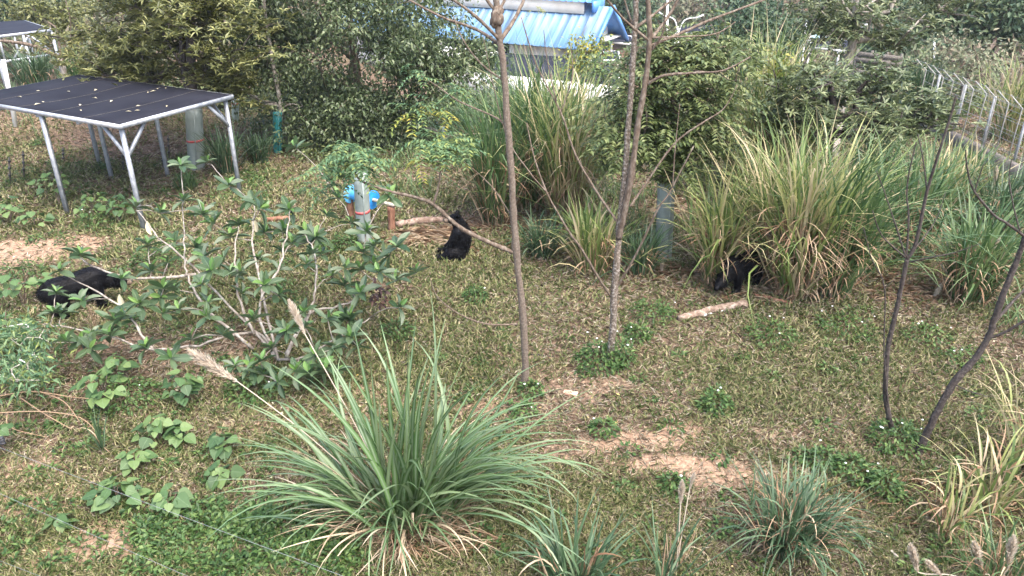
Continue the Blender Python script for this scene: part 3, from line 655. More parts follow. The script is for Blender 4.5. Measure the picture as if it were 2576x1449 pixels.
def add_leaves(mb, T, mode, n, size, lw, sig, ctr):
    m = len(T)
    if mode == 'scatter':
        P = np.repeat(T, n, 0) + rng.normal(0, 1, (m * n, 3)) * sig * np.array([1, 1, .75])
        D = nrm(P - np.repeat(T, n, 0)) * .6 + rdir(m * n) * .8 + np.array([0, 0, -.45])
        leaves(mb, P, D, UPN + .7 * rdir(m * n), size * rng.uniform(.65, 1.25, m * n), size * lw * rng.uniform(.8, 1.2, m * n))
    elif mode == 'whorl':
        k = max(1, n // 7); C = np.repeat(T, k, 0) + rng.normal(0, 1, (m * k, 3)) * sig * np.array([1, 1, .5]); K = len(C)
        ax = nrm(np.array([0, 0, 1.0]) + .45 * rdir(K)); u = nrm(np.cross(ax, rdir(K))); w_ = np.cross(ax, u)
        a = (np.arange(7) * 6.283 / 7)[None] + rng.random((K, 1)) * 6.28 + rng.normal(0, .15, (K, 7))
        el = rng.normal(.12, .28, (K, 7))
        D = (u[:, None] * np.cos(a)[..., None] + w_[:, None] * np.sin(a)[..., None]) * np.cos(el)[..., None] + ax[:, None] * np.sin(el)[..., None]
        Nn = np.repeat(ax[:, None], 7, 1); C7 = np.repeat(C[:, None], 7, 1)
        leaves(mb, C7.reshape(-1, 3), D.reshape(-1, 3), Nn.reshape(-1, 3) + .15 * rdir(K * 7), size * rng.uniform(.7, 1.2, K * 7), size * lw * rng.uniform(.8, 1.2, K * 7))
    else:                                        # pinnate: arching rachis with paired leaflets
        k = max(1, n // 13); C = np.repeat(T, k, 0) + rng.normal(0, 1, (m * k, 3)) * sig * .4; K = len(C)
        az = rng.random(K) * 6.283; h = np.stack([np.cos(az), np.sin(az), np.zeros(K)], -1); sd = np.stack([-np.sin(az), np.cos(az), np.zeros(K)], -1)
        Lr = size * 4.2 * rng.uniform(.7, 1.2, K); e0 = rng.uniform(-.2, .6, K); e1 = e0 - rng.uniform(.7, 1.3, K)
        s = np.linspace(.15, 1, 7); el = e0[:, None] + (e1 - e0)[:, None] * s[None]
        ds = Lr[:, None] * .14
        X_ = np.cumsum(np.cos(el) * ds, 1); Z_ = np.cumsum(np.sin(el) * ds, 1)
        Q = C[:, None] + h[:, None] * X_[..., None] + np.array([0, 0, 1.0]) * Z_[..., None]
        for sg in (-1, 1):
            D = sd[:, None] * sg + h[:, None] * .55 + np.array([0, 0, -.35]) + rng.normal(0, .12, Q.shape)
            leaves(mb, Q.reshape(-1, 3), D.reshape(-1, 3), UPN + .25 * rdir(K * 7), size * rng.uniform(.8, 1.15, K * 7), size * lw)
def tree(name, label, trunk, lobes, per, mode, nleaf, size, lw, sig, lmat, bark, r0=.12, rt=.008, cat='tree', extra=(), twigs=True, limb_r=.5, step=.4, group=None, hier=0):
    """trunk: list of 3d points from base up"""
    trunk = spline(trunk, 4); t = thing(name, label, cat, trunk[0], group)
    T = lobe_pts(lobes, per, hier)
    P, par, chains, cnt = skeleton(list(trunk), T, step)
    tot = max(cnt.max(), 1); rad = np.maximum(rt, r0 * (cnt / tot) ** limb_r)
    m_ = MB(); nt_ = len(trunk)
    rr = np.linspace(r0, r0 * .45, nt_); rr[0] *= 1.25; tube(m_, trunk, np.maximum(rr, rad[:nt_] * .8), 9)
    for ex, er in extra: tube(m_, spline(ex, 4), np.linspace(er, er * .5, (len(ex) - 1) * 4 + 1), 8)
    part('trunk', m_, bark, t, smooth=True)
    if twigs:
        m_ = MB()
        for ch in chains:
            if len(ch) < 2: continue
            r_ = rad[ch].copy(); r_[0] = min(r_[0], r_[1] * 1.3); tube(m_, P[ch], r_, 5, cap=False)
        part('limbs', m_, bark, t, smooth=True, kind='stuff')
    m_ = MB(); add_leaves(m_, T, mode, nleaf, size, lw, sig, trunk.mean(0)); part('crown', m_, lmat, t, kind='stuff')
    return t

# left olive tree behind the shelter
yb = 21.25
tree('olive_leaved_tree', 'tall olive-green tree with drooping leaf whorls behind the near shelter', [G(494, 420), V(488, 300, yb), V(482, 180, yb), V(478, 60, yb), V(474, -90, yb)],
     [(420, 95, 22, 160, 70), (300, 130, 22.6, 140, 55), (225, 115, 23.4, 80, 55), (545, 140, 21.2, 60, 70), (520, 20, 21.2, 140, 60), (390, 0, 22, 210, 55), (310, 178, 22.6, 130, 22), (440, 175, 22.4, 70, 22), (420, -80, 22, 200, 60), (590, 210, 21.5, 40, 40)],
     30, 'whorl', 49, .22, .25, .26, M['leaf_t1'], M['bark_dark'], .17, hier=8, extra=[([V(486, 270, yb), V(462, 170, yb + .2), V(455, 60, yb + .3), V(440, -60, yb + .4)], .11)])
# big dense tree
tree('dense_tree', 'big dense dark-green tree with small leaves in the middle', [G(892, 350), V(890, 300, 24.4), V(900, 200, 24.4), V(880, 60, 24.4), V(885, -60, 24.4)],
     [(860, 110, 24.4, 235, 125), (760, 250, 24, 110, 85), (820, 310, 23.6, 120, 60), (900, 260, 23.7, 160, 75), (1050, 120, 24, 130, 105), (1110, 225, 24, 85, 70), (880, -40, 24.6, 260, 80), (830, 330, 23.6, 90, 45), (960, 310, 23.8, 80, 45), (700, 60, 25, 80, 90), (1150, 150, 24, 50, 40)],
     27, 'scatter', 78, .15, .46, .25, M['leaf_t2'], M['bark_brown'], .16, hier=9, extra=[([G(850, 352), V(845, 300, 24.2), V(820, 220, 24.2), V(790, 120, 24.2)], .07), ([G(912, 356), V(940, 300, 24.2), V(985, 240, 24.2), V(1040, 150, 24.2)], .07)], limb_r=.55)
# bright low skirt of seedlings under it
tree('low_bush', 'low yellow-green leafy bush at the foot of the dense tree', [G(890, 405), V(890, 390, 22.4)], [(860, 385, 22.3, 80, 22), (940, 395, 22.2, 50, 18), (800, 400, 22.2, 45, 16)], 60, 'scatter', 40, .12, .5, .22, M['leaf_t4'], M['bark_brown'], .03, cat='bush')
# tree in the teal guard
tree('guarded_tree', 'slim-trunked tree with grey-green leaves growing from the teal guard', [G(700, 380), V(704, 300, 23.1), V(706, 265, 23.1), V(690, 180, 23.3), V(670, 60, 23.6), V(660, -40, 23.8)],
     [(640, 90, 24.2, 75, 110), (665, 200, 23.6, 75, 55), (610, 190, 23.9, 45, 60), (640, -20, 24.4, 90, 60)], 30, 'scatter', 58, .145, .46, .25, M['leaf_t2'], M['bark_pale'], .09, hier=8,
     extra=[([V(706, 268, 23.1), V(675, 262, 23), V(660, 270, 23)], .035), ([V(706, 275, 23.1), V(730, 262, 23), V(752, 265, 23)], .03)])
# feathery tree right of centre
yq = 14.96
tree('feather_leaved_tree', 'broad tree with feathery compound leaves growing from a grey guard', [G(1672, 640), V(1676, 470, yq), V(1690, 400, yq), V(1700, 300, yq + .1), V(1685, 200, yq + .3), V(1690, 120, yq + .5)],
     [(1660, 310, 15.1, 135, 80), (1580, 290, 15.1, 80, 65), (1765, 320, 15, 85, 75), (1690, 375, 14.9, 80, 32), (1585, 350, 14.8, 45, 30), (1690, 170, 15.7, 140, 65), (1765, 130, 15.8, 65, 45), (1620, 165, 15.6, 65, 50), (1700, 110, 15.8, 100, 30), (1780, 220, 15.6, 50, 45)],
     30, 'pinn', 52, .15, .38, .30, M['leaf_t4'], M['bark_brown'], .085, hier=6, extra=[([V(1668, 460, yq), V(1650, 400, yq), V(1640, 320, yq), V(1600, 230, yq + .2)], .045), ([V(1682, 460, yq), V(1712, 390, yq), V(1740, 320, yq)], .04)])
# flat-topped tree at right, and its taller neighbour
y5 = 17.57
tree('flat_topped_tree', 'dark-barked tree with flat layers of whorled leaves, right of the reeds', [G(2072, 540), V(2075, 430, y5), V(2085, 350, y5), V(2095, 280, y5), V(2090, 220, y5)],
     [(2090, 210, 17.6, 130, 32), (1985, 240, 17.2, 75, 45), (2230, 235, 17.9, 100, 42), (2290, 300, 17.5, 60, 20), (2050, 305, 17.1, 100, 32), (2160, 190, 18, 90, 25), (2200, 325, 17.3, 90, 18), (1960, 300, 17, 40, 25), (2330, 270, 17.8, 30, 20)],
     25, 'whorl', 35, .20, .27, .20, M['leaf_t5'], M['bark_dark'], .15, hier=7, limb_r=.42)
y6 = 24.0
tree('spreading_tree', 'taller spreading tree with pale trunk rising behind the flat-topped tree', [G(2095, 395), V(2110, 300, y6), V(2128, 190, y6), V(2145, 100, y6), V(2150, 30, y6), V(2160, -40, y6)],
     [(2150, 15, 24, 120, 35), (2290, 45, 24, 100, 35), (2060, 35, 24.2, 55, 38), (2370, 10, 24, 60, 30), (2230, 100, 24, 30, 12), (2160, -50, 24, 200, 40), (2110, 75, 23.8, 40, 18)],
     26, 'whorl', 35, .23, .26, .26, M['leaf_t5'], M['bark_pale'], .16, hier=7, limb_r=.42)
# far trees
def far_tree(label, base, top, lobes, lmat=None, per=26, n=34, size=.34, name='broadleaf_tree', sig=.5, bark='bark_brown', mode='scatter', lw=.5, r0=.2, cat='tree'):
    b = np.array([base[0], base[1], float(ZT(base[0], base[1]))])
    return tree(name, label, [b, b * .5 + top * .5 + rng.normal(0, .1, 3), top], lobes, per, mode, n, size, lw, sig, lmat or M['leaf_far'], M[bark], r0, rt=.015, cat=cat, step=.7, hier=7)
def ft(label, px, py, y, lobes, **k):
    t_ = V(px, py, y); far_tree(label, (t_[0], y), t_, [(a, b, y + d, c, e_) for a, b, d, c, e_ in lobes], **k)
ft('huge dark-green tree filling the upper right corner', 2430, 60, 44, [(2420, 40, 0, 140, 80), (2530, 110, -1, 100, 90), (2320, 110, 1, 80, 60), (2480, -30, 0, 160, 60), (2590, 30, 0, 80, 100)], n=56, size=.36, sig=.7)
ft('grey-green tree left of the upper right corner tree', 2290, 150, 40, [(2280, 150, 0, 55, 40), (2330, 180, 0, 40, 35), (2240, 130, 1, 40, 35)], n=40, size=.3)
ft('brownish half-bare bush with pale leaves behind the fence', 2440, 170, 30, [(2440, 140, 0, 85, 45), (2380, 200, -.6, 60, 45), (2510, 180, .4, 70, 45), (2400, 130, 0, 50, 30)], lmat=M['leaf_pale'], n=18, size=.2, sig=.35, name='pale_bush', cat='bush', r0=.09)
ft('round dark-green tree right of the feathery tree', 1890, 110, 40, [(1890, 110, 0, 70, 60), (1945, 95, .5, 45, 50), (1870, 60, .5, 35, 30), (1850, 140, 0, 40, 30)], n=44, size=.28, per=34)
ft('small dark tree at the top edge right of the lamp post', 1880, 20, 70, [(1880, 15, 0, 45, 30), (1850, 0, 0, 30, 25)], n=30, size=.45, sig=.8)
ft('slim yellow-green sapling in front of the netted yard', 1472, 150, 27, [(1470, 130, 0, 22, 22), (1480, 170, 0, 28, 18), (1455, 155, 0, 18, 16), (1500, 125, 0, 14, 14)], lmat=M['leaf_yellow'], n=11, size=.15, per=45, sig=.2, name='sapling', r0=.04)
ft('pale green sapling beside the yellow-green one', 1535, 175, 26, [(1535, 170, 0, 26, 24), (1515, 190, 0, 20, 16)], lmat=M['leaf_pinn'], n=12, size=.15, per=40, sig=.2, name='sapling', r0=.04)
ft('small sapling with a yellow-green leafy tip above the tall reeds', 1940, 160, 19, [(1938, 150, 0, 16, 22), (1930, 195, 0, 18, 20), (1955, 180, 0, 12, 14)], lmat=M['leaf_yellow'], n=7, size=.16, per=70, sig=.16, name='sapling', r0=.03)
ft('dark bluish tree at the top left corner', 45, 15, 52, [(40, 15, 0, 60, 30), (10, 0, 0, 50, 40), (90, 20, 0, 40, 20)], n=44, size=.36, sig=.6)
ft('yellow-green bushy tree behind the far left shelter', 110, 40, 46, [(105, 42, 0, 50, 20), (140, 50, 0, 30, 18), (80, 30, 0, 30, 14)], lmat=M['leaf_t1'], n=36, size=.3, sig=.5, per=40)
ft('pale brownish tree right of the yellow-green one at upper left', 190, 30, 55, [(190, 28, 0, 50, 30), (230, 40, 0, 30, 24)], lmat=M['leaf_pale'], n=30, size=.34, sig=.6)
ft('dark tree peeping over the olive tree at the top edge', 280, 5, 62, [(270, 5, 0, 50, 25), (330, 0, 0, 50, 30)], n=40, size=.4, sig=.7)
ft('dark tree behind the house roof ridge', 1590, 20, 78, [(1590, 25, 0, 35, 35), (1560, 10, 0, 30, 30), (1620, 35, 0, 30, 30)], n=40, size=.5, sig=.9)
ft('greyish dry tree on the hillside behind the white lamp post', 1690, 30, 84, [(1690, 30, 0, 40, 30), (1740, 20, 0, 40, 25), (1650, 10, 0, 40, 20)], lmat=M['leaf_pale'], n=18, size=.45, sig=.9)
ft('grey leafless-looking tree at the top edge right of centre', 1800, 15, 82, [(1790, 15, 0, 40, 25), (1830, 30, 0, 25, 20)], lmat=M['scrub'], n=18, size=.45, sig=.9)
ft('green tree between the hillside shelters', 1830, 110, 52, [(1830, 120, 0, 30, 25), (1815, 100, 0, 22, 20)], n=36, size=.3, sig=.5)
ft('low green bushes at the foot of the netted yard wall', 1130, 240, 33, [(1130, 245, 0, 60, 18), (1190, 255, 0, 40, 16)], lmat=M['leaf_t4'], n=30, size=.2, sig=.35, cat='bush', name='hedge_bush', r0=.05)
ft('green bush beyond the wooden log behind the dense tree', 1090, 300, 27, [(1090, 300, 0, 50, 25), (1150, 290, 0, 30, 25)], lmat=M['leaf_t2'], n=34, size=.15, sig=.3, cat='bush', name='hedge_bush', r0=.05)
ft('dark shrub between the two far right trees', 2190, 130, 48, [(2180, 130, 0, 40, 30), (2215, 150, 0, 30, 25)], n=36, size=.34, sig=.5)

# scrubby hillside and undergrowth far away (one mass)
def mass(name, label, boxes, n, size, mat, hz):
    mb = MB()
    for (x0, x1, y0, y1) in boxes:
        x = rng.uniform(x0, x1, n); y = rng.uniform(y0, y1, n); hgt = hz * (.25 + 1.1 * fbm(x, y, .22)); u = rng.random(n)
        P = np.stack([x, y, ZT(x, y) + hgt * u], -1)
        leaves(mb, P, rdir(n) + [0, 0, .35], UPN + .8 * rdir(n), size * rng.uniform(.6, 1.4, n), size * .45)
    return solo(name, mb, mat, label, 'scrub', kind='stuff')
mass('hillside_scrub', 'dry grey-green scrub covering the far hillside', [(-70, 100, 76, 125)], 60000, .75, M['scrub'], 2.6)
mass('valley_scrub', 'rough green undergrowth between the enclosures', [(-60, -16, 33, 75), (16, 75, 36, 76)], 26000, .5, M['scrub'], 1.3)
mass('slope_scrub', 'green herbs and grass on the slope below the house', [(-14, 22, 27, 50)], 30000, .26, M['leaf_t4'], .55)

# ------------------------------------------------------------------ bare young trees in front
def bare(name, label, base, y0, poles, bark, group=None, cat='tree'):
    t = thing(name, label, cat, base, group)
    for i, (pts, r0, r1) in enumerate(poles):
        q = [V(p[0], p[1], y0 + (p[2] if len(p) > 2 else 0)) for p in pts]
        if i == 0: q[0] = base - np.array([0, 0, .05])
        s = spline(q, 5); n = len(s)
        s[2:-1] += rng.normal(0, r0 * .06, (n - 3, 3))
        rr = np.linspace(r0, r1, n) * (1 + .07 * rng.normal(size=n))
        if i == 0: rr[:3] *= [1.35, 1.2, 1.08]
        m_ = MB(); tube(m_, s, rr, 10 if r0 > .03 else 7); part('trunk' if i == 0 else 'branch', m_, bark[0] if i == 0 else bark[1], t, smooth=True)
    return t
b1 = G(1320, 965); b1[2] = ZT(b1[0], b1[1])
s1 = bare('bare_young_tree', 'slender bare brown tree with a lumpy knob near its top, centre', b1, b1[1],
     [([(1320, 965), (1321, 900), (1315, 790), (1300, 645), (1290, 500), (1277, 300), (1264, 150), (1252, 60), (1248, 0), (1244, -60)], .060, .036),
      ([(1300, 638), (1235, 612, -.1), (1170, 580, -.2), (1130, 550, -.2), (1090, 513, -.2), (1050, 497, -.2), (1000, 486, -.2), (945, 470, -.2), (905, 452, -.1), (888, 424, 0)], .034, .012),
      ([(1090, 513, -.2), (1100, 480, -.2), (1108, 432, -.15), (1106, 390, -.1)], .018, .010),
      ([(1303, 815), (1230, 816, -.2), (1170, 797, -.4), (1120, 766, -.5), (1095, 738, -.5), (1082, 700, -.5)], .014, .006),
      ([(1264, 118), (1200, 75, .3), (1110, 42, .5), (1015, -8, .7)], .026, .012), ([(1262, 105), (1195, 40, -.2), (1140, 0, -.4), (1110, -20, -.4)], .024, .010),
      ([(1260, 100), (1290, 55, .2), (1318, 0, .4), (1328, -30, .4)], .03, .016), ([(1250, 30), (1225, 0, 0), (1205, -40, 0)], .024, .014), ([(1251, 35), (1272, -5, .1), (1285, -40, .1)], .022, .014),
      ([(1274, 318), (1240, 292, .1), (1157, 256, .3), (1104, 220, .4), (1060, 190, .5)], .014, .006), ([(1293, 555), (1234, 466, .2), (1150, 393, .3)], .012, .006), ([(1270, 205), (1210, 160, .1), (1165, 100, .3), (1140, 40, .4)], .014, .006)],
     (M['bark_smooth'], M['bark_brown']))
m_ = MB()
for k, (dx, dy, r) in enumerate(((0, 44, .085), (3, 30, .07), (-4, 55, .065), (5, 52, .05))): blob(m_, V(1250 + dx, dy, b1[1] - .01), r, 3, .35, (1, 1, 1.25), k)
part('knob', m_, M['bark_brown'], s1, label='lumpy brown swelling on the trunk')
# its leafy branch tips
def pinn_tip(parent, spots, y0, size, mat, n=3):
    m_ = MB(); T = np.array([V(p[0], p[1], y0 + p[2]) for p in spots]); add_leaves(m_, T, 'pinn', 13 * n, size, .36, .10, None); part('leaf_spray', m_, mat, parent, kind='stuff')
pinn_tip(s1, [(885, 415, 0), (850, 400, .2), (910, 390, -.1), (870, 375, .1), (930, 405, 0), (830, 425, .2), (900, 425, -.1)], b1[1], .095, M['leaf_pinn'], 12)
pinn_tip(s1, [(1105, 365, -.1), (1070, 362, 0), (1140, 368, -.1), (1165, 380, 0), (1090, 350, .1)], b1[1], .095, M['leaf_pinn'], 12)
pinn_tip(s1, [(1080, 398, -.1), (1060, 405, -.1), (1098, 402, -.1), (1030, 290, .2), (1120, 290, .3)], b1[1], .09, M['leaf_yellow'], 4)
pinn_tip(s1, [(1040, 270, .3), (1080, 265, .3), (1155, 245, .3), (1050, 180, .4), (1130, 215, .4), (830, 470, .2), (790, 450, .3), (760, 470, .3)], b1[1], .085, M['leaf_pinn'], 6)
b2 = G(1535, 908); b2[2] = ZT(b2[0], b2[1])
s2 = bare('bare_young_tree', 'bare mottled tree forking into two tall poles, right of centre', b2, b2[1],
     [([(1535, 908), (1541, 830), (1545, 740), (1553, 640), (1568, 480), (1582, 300), (1597, 90), (1600, 0), (1603, -60)], .063, .030),
      ([(1556, 600), (1568, 545, -.05), (1588, 440, -.1), (1607, 300, -.1), (1624, 200, -.1), (1634, 100, -.1), (1631, 0, -.1), (1634, -60, -.1)], .052, .03),
      ([(1536, 745), (1500, 690, -.1), (1465, 630, -.2), (1431, 583, -.3), (1400, 530, -.3), (1375, 483, -.3), (1345, 400, -.2), (1325, 310, -.1)], .022, .008),
      ([(1554, 560), (1501, 483, .2), (1448, 390, .3), (1411, 283, .4), (1351, 167, .5), (1311, 43, .6)], .020, .008),
      ([(1400, 255, .4), (1376, 150, .5), (1368, 75, .5)], .010, .005), ([(1411, 283, .4), (1440, 190, .5), (1434, 110, .6)], .010, .005), ([(1375, 483, -.3), (1330, 430, -.3), (1270, 330, -.2), (1215, 90, -.1)], .012, .005),
      ([(1550, 725), (1600, 640, -.1), (1655, 526, -.2), (1685, 483, -.2), (1745, 367, -.2)], .021, .008), ([(1692, 470, -.2), (1698, 380, -.2), (1710, 260, -.1)], .010, .005),
      ([(1585, 520, .05), (1621, 467, .2), (1695, 363, .3), (1765, 310, .3), (1821, 273, .4), (1855, 213, .4)], .019, .007),
      ([(1627, 213, -.1), (1671, 190, -.2), (1755, 183, -.3), (1821, 177, -.4), (1888, 143, -.4)], .022, .009), ([(1636, 115, -.1), (1705, 87, .1), (1788, 50, .3), (1921, 0, .5), (1990, -30, .6)], .024, .012),
      ([(1635, 97, -.1), (1655, 77, 0), (1685, 35, .1), (1712, -15, .1)], .028, .018), ([(1633, 103, -.1), (1571, 50, -.3), (1528, 0, -.5), (1510, -30, -.5)], .020, .010),
      ([(1599, 70), (1640, 40, .2), (1690, 0, .4), (1720, -25, .5)], .022, .012), ([(1598, 85), (1580, 30, .1), (1565, -20, .1)], .018, .010), ([(1640, 125, -.1), (1668, 80, -.2), (1672, 10, -.3)], .016, .008), ([(1640, 95, -.1), (1720, 92, 0), (1800, 85, .2), (1850, 55, .3)], .014, .006)],
     (M['bark_mottle'], M['bark_brown']))
pinn_tip(s2, [(1355, 15, .5), (1340, 25, .5), (1470, 130, .5)], b2[1], .04, M['leaf_yellow'], 2)
b3 = G(2255, 1100); b3[2] = ZT(b3[0], b3[1])
bare('bare_dark_sapling', 'thin dark bare sapling with a fan of branches, at right', b3, b3[1],
     [([(2255, 1100), (2236, 1050), (2227, 980), (2235, 870), (2255, 780), (2270, 710), (2282, 652)], .036, .026),
      ([(2282, 652), (2305, 610), (2332, 483), (2360, 390, -.1), (2392, 290, -.1), (2405, 240, -.1)], .024, .010), ([(2332, 483, 0), (2322, 400, .1), (2309, 337, .2)], .010, .005),
      ([(2280, 648), (2286, 550, .1), (2281, 483, .2), (2290, 420, .2), (2305, 357, .2)], .013, .006), ([(2278, 644), (2252, 563, .1), (2225, 483, .2), (2205, 430, .2)], .012, .005),
      ([(2278, 648), (2219, 593, -.1), (2195, 530, -.2)], .012, .005), ([(2284, 660), (2340, 648, -.2), (2399, 636, -.3), (2465, 613, -.4)], .011, .004), ([(2290, 640), (2350, 560, .2), (2379, 483, .3)], .010, .004),
      ([(2238, 1060), (2224, 896, -.1), (2225, 726, -.1), (2192, 650, -.1), (2172, 570, -.1)], .011, .005), ([(2225, 726, -.1), (2262, 690, -.1)], .005, .003)],
     (M['bark_dark'], M['bark_dark']))
b4 = G(2308, 1142); b4[2] = ZT(b4[0], b4[1])
bare('leaning_bare_tree', 'leaning dark bare tree running off the right edge', b4, b4[1],
     [([(2308, 1142), (2330, 1092), (2360, 1032), (2400, 962), (2442, 915), (2482, 858), (2502, 800), (2532, 720), (2560, 650), (2582, 590), (2620, 480)], .05, .03),
      ([(2484, 852), (2530, 835, -.1), (2590, 800, -.2)], .020, .014), ([(2498, 815), (2545, 762, .1), (2590, 715, .2)], .022, .014), ([(2580, 597), (2530, 560, -.1), (2499, 540, -.1), (2452, 483, -.2), (2435, 433, -.2), (2429, 377, -.2)], .018, .007),
      ([(2566, 583, -.1), (2550, 520, 0), (2539, 450, .1), (2545, 400, .1)], .010, .005), ([(2452, 483, -.2), (2465, 440, -.2), (2478, 405, -.2)], .008, .004), ([(2400, 965), (2440, 985, -.2), (2500, 1000, -.3)], .009, .004)],
     (M['bark_dark'], M['bark_dark']))
# withered thin tree behind the far left shelter, seen against the grass
b5 = V(165, 205, 25.5); b5[2] = ZT(b5[0], b5[1])
bare('withered_tree', 'withered grey bare branch tree at left behind the shelter net', b5, 25.5, [([(165, 200), (158, 170), (150, 145)], .10, .07), ([(150, 145), (100, 120), (50, 108), (-10, 102)], .07, .04), ([(152, 148), (148, 100), (140, 70), (120, 55)], .04, .02), ([(156, 160), (175, 120), (200, 95)], .045, .02), ([(100, 120), (80, 100), (60, 85)], .02, .01), ([(175, 120), (178, 60), (165, 0), (155, -20)], .02, .012)], (M['bark_pale'], M['bark_brown']))

# ------------------------------------------------------------------ tree guards
def guard(label, px, pytop, pybot, wpx, mat, band=None, square=False):
    g = G(px[1], pybot); g[2] = ZT(g[0], g[1]); top = V(px[0], pytop, g[1]); r = wpx * mpp(g[1], pybot) / 2
    t = thing('tree_guard', label, 'tree guard', g); h = top[2] - g[2]
    n = 28; an = np.linspace(0, 6.2832, n, endpoint=False); m_ = MB(); vv = []
    zs = np.linspace(-.05, h, 7)
    for rr in (r, r - .012):
        for z in zs:
            f = max(0, z / h); k = 1 + .012 * np.sin(3 * an + 5 * f) + (.02 * (np.abs(((an * 6) % 6.28) - 3.1) < .5) if square else 0)
            vv.append(np.stack([g[0] + (top[0] - g[0]) * f + rr * k * np.cos(an), g[1] + rr * k * np.sin(an), np.full(n, g[2] + z)], -1))
    m = len(zs); f = []
    for a in range(m - 1):
        for j in range(n):
            f.append([a * n + j, a * n + (j + 1) % n, (a + 1) * n + (j + 1) % n, (a + 1) * n + j])
            b = (a + m) * n; f.append([b + n + j, b + n + (j + 1) % n, b + (j + 1) % n, b + j])
    for j in range(n): f.append([(m - 1) * n + j, (m - 1) * n + (j + 1) % n, (2 * m - 1) * n + (j + 1) % n, (2 * m - 1) * n + j])
    m_.add(np.concatenate(vv), f); part('sheet', m_, mat, t, smooth=True)
    sm = MB(); a = -1.2; beam(sm, (g[0] + r * 1.01 * math.cos(a), g[1] + r * 1.01 * math.sin(a), g[2]), (top[0] + r * 1.01 * math.cos(a), g[1] + r * 1.01 * math.sin(a), g[2] + h - .01), .03, .014, up=(0, 1, 0)); part('seam', sm, mat, t)
    if band:
        zb = V(px[0], band, g[1] - r)[2]; f_ = (zb - g[2]) / h; cx = g[0] + (top[0] - g[0]) * f_
        b_ = MB(); rg = [np.stack([cx + (r * 1.025) * np.cos(an), g[1] + (r * 1.025) * np.sin(an), np.full(n, zb + dz) + .012 * np.sin(an + 1)], -1) for dz in (-.03, .03)]
        b_.add(np.concatenate(rg), [[j, (j + 1) % n, n + (j + 1) % n, n + j] for j in range(n)]); o = part('band', b_, M['red'], t, smooth=True); s_ = o.modifiers.new('t', 'SOLIDIFY'); s_.thickness = .006
    return t
guard('tall grey-green sheet guard with a red band behind the near shelter', (487, 495), 268, 425, 40, M['guard'], 357)
guard('grey sheet guard with a red band beside the blue wheel', (907, 917), 430, 614, 36, M['guard'], 537)
guard('ribbed teal sheet guard between the shelter and the dense tree', (698, 699), 283, 385, 22, M['teal'], None, True)
guard('grey sheet guard at the foot of the feathery tree', (1677, 1668), 457, 650, 42, M['guard'])
guard('half-hidden grey-green guard in the reeds at right', (2066, 2070), 430, 545, 42, M['guard_pale'], 525)
guard('pale small guard behind the right shelter post', (592, 594), 252, 318, 17, M['guard_pale'], 262)
guard('pale blue guard beyond the log behind the dense tree', (1112, 1112), 318, 352, 12, M['guard_pale'], 335)
m_ = MB(); g = G(917, 614); tube(m_, spline([g, V(909, 450, g[1]), V(906, 425, g[1]), V(905, 415, g[1] + .02)], 4), np.linspace(.08, .02, 13), 8); solo('cut_trunk', m_, M['bark_brown'], 'thin cut trunk standing inside the guard by the blue wheel', 'trunk', tuple(g), smooth=True)

# ------------------------------------------------------------------ blue wheel toy on posts, logs, brick, sticks
pl, pr = G(884, 553), G(987, 583); pl[2] = ZT(*pl[:2]); pr[2] = ZT(*pr[:2])
toy = thing('wheel_toy', 'blue plastic drum wheel on an axle between two wooden posts', 'bear toy', (pl + pr) / 2)
ztop = .62
for p, h in ((pl, .60), (pr, .60)):
    m_ = MB(); q = spline([p - [0, 0, .1], p + [0, 0, h * .5], p + [.01, 0, h]], 3); tube(m_, q, .085 * (1 + .08 * rng.normal(size=len(q))), 10); part('post', m_, M['wood_red'], toy, smooth=True)
ax = nrm(pr - pl); ax[2] = 0; a0 = pl + [0, 0, .66]; a1 = pr + [0, 0, .66]
m_ = MB(); tube(m_, [a0 - ax * .1, a1 + ax * .12], .04, 10); part('axle', m_, M['twig_pale'], toy, smooth=True)
L_ax = np.linalg.norm(a1 - a0)
def disc(c, r, th, mat, name, hole=.05):
    m_ = MB(); u = np.array([-ax[1], ax[0], 0]); an = np.linspace(0, 6.2832, 32, endpoint=False); vv = []
    for (rr, s) in ((r * .2, .5), (r * .55, .5), (r * .6, .35), (r * .92, .35), (r, .25), (r, -.25), (r * .92, -.35), (r * .2, -.5)):
        vv.append(c + ax * s * th + rr * (u * np.cos(an)[:, None] + np.array([0, 0, 1.0]) * np.sin(an)[:, None]))
    f = [[a * 32 + j, a * 32 + (j + 1) % 32, (a + 1) * 32 + (j + 1) % 32, (a + 1) * 32 + j] for a in range(7) for j in range(32)]
    m_.add(np.concatenate(vv), f, ); part(name, m_, mat, toy, smooth=False)
disc(a0 + ax * .06, .22, .05, M['lblue'], 'wheel_disc'); disc(a0 + ax * L_ax * .58, .22, .05, M['blue'], 'wheel_disc')
m_ = MB(); tube(m_, [a0 + ax * .15, a0 + ax * L_ax * .55], .12, 24); part('drum', m_, M['lblue'], toy, smooth=False)

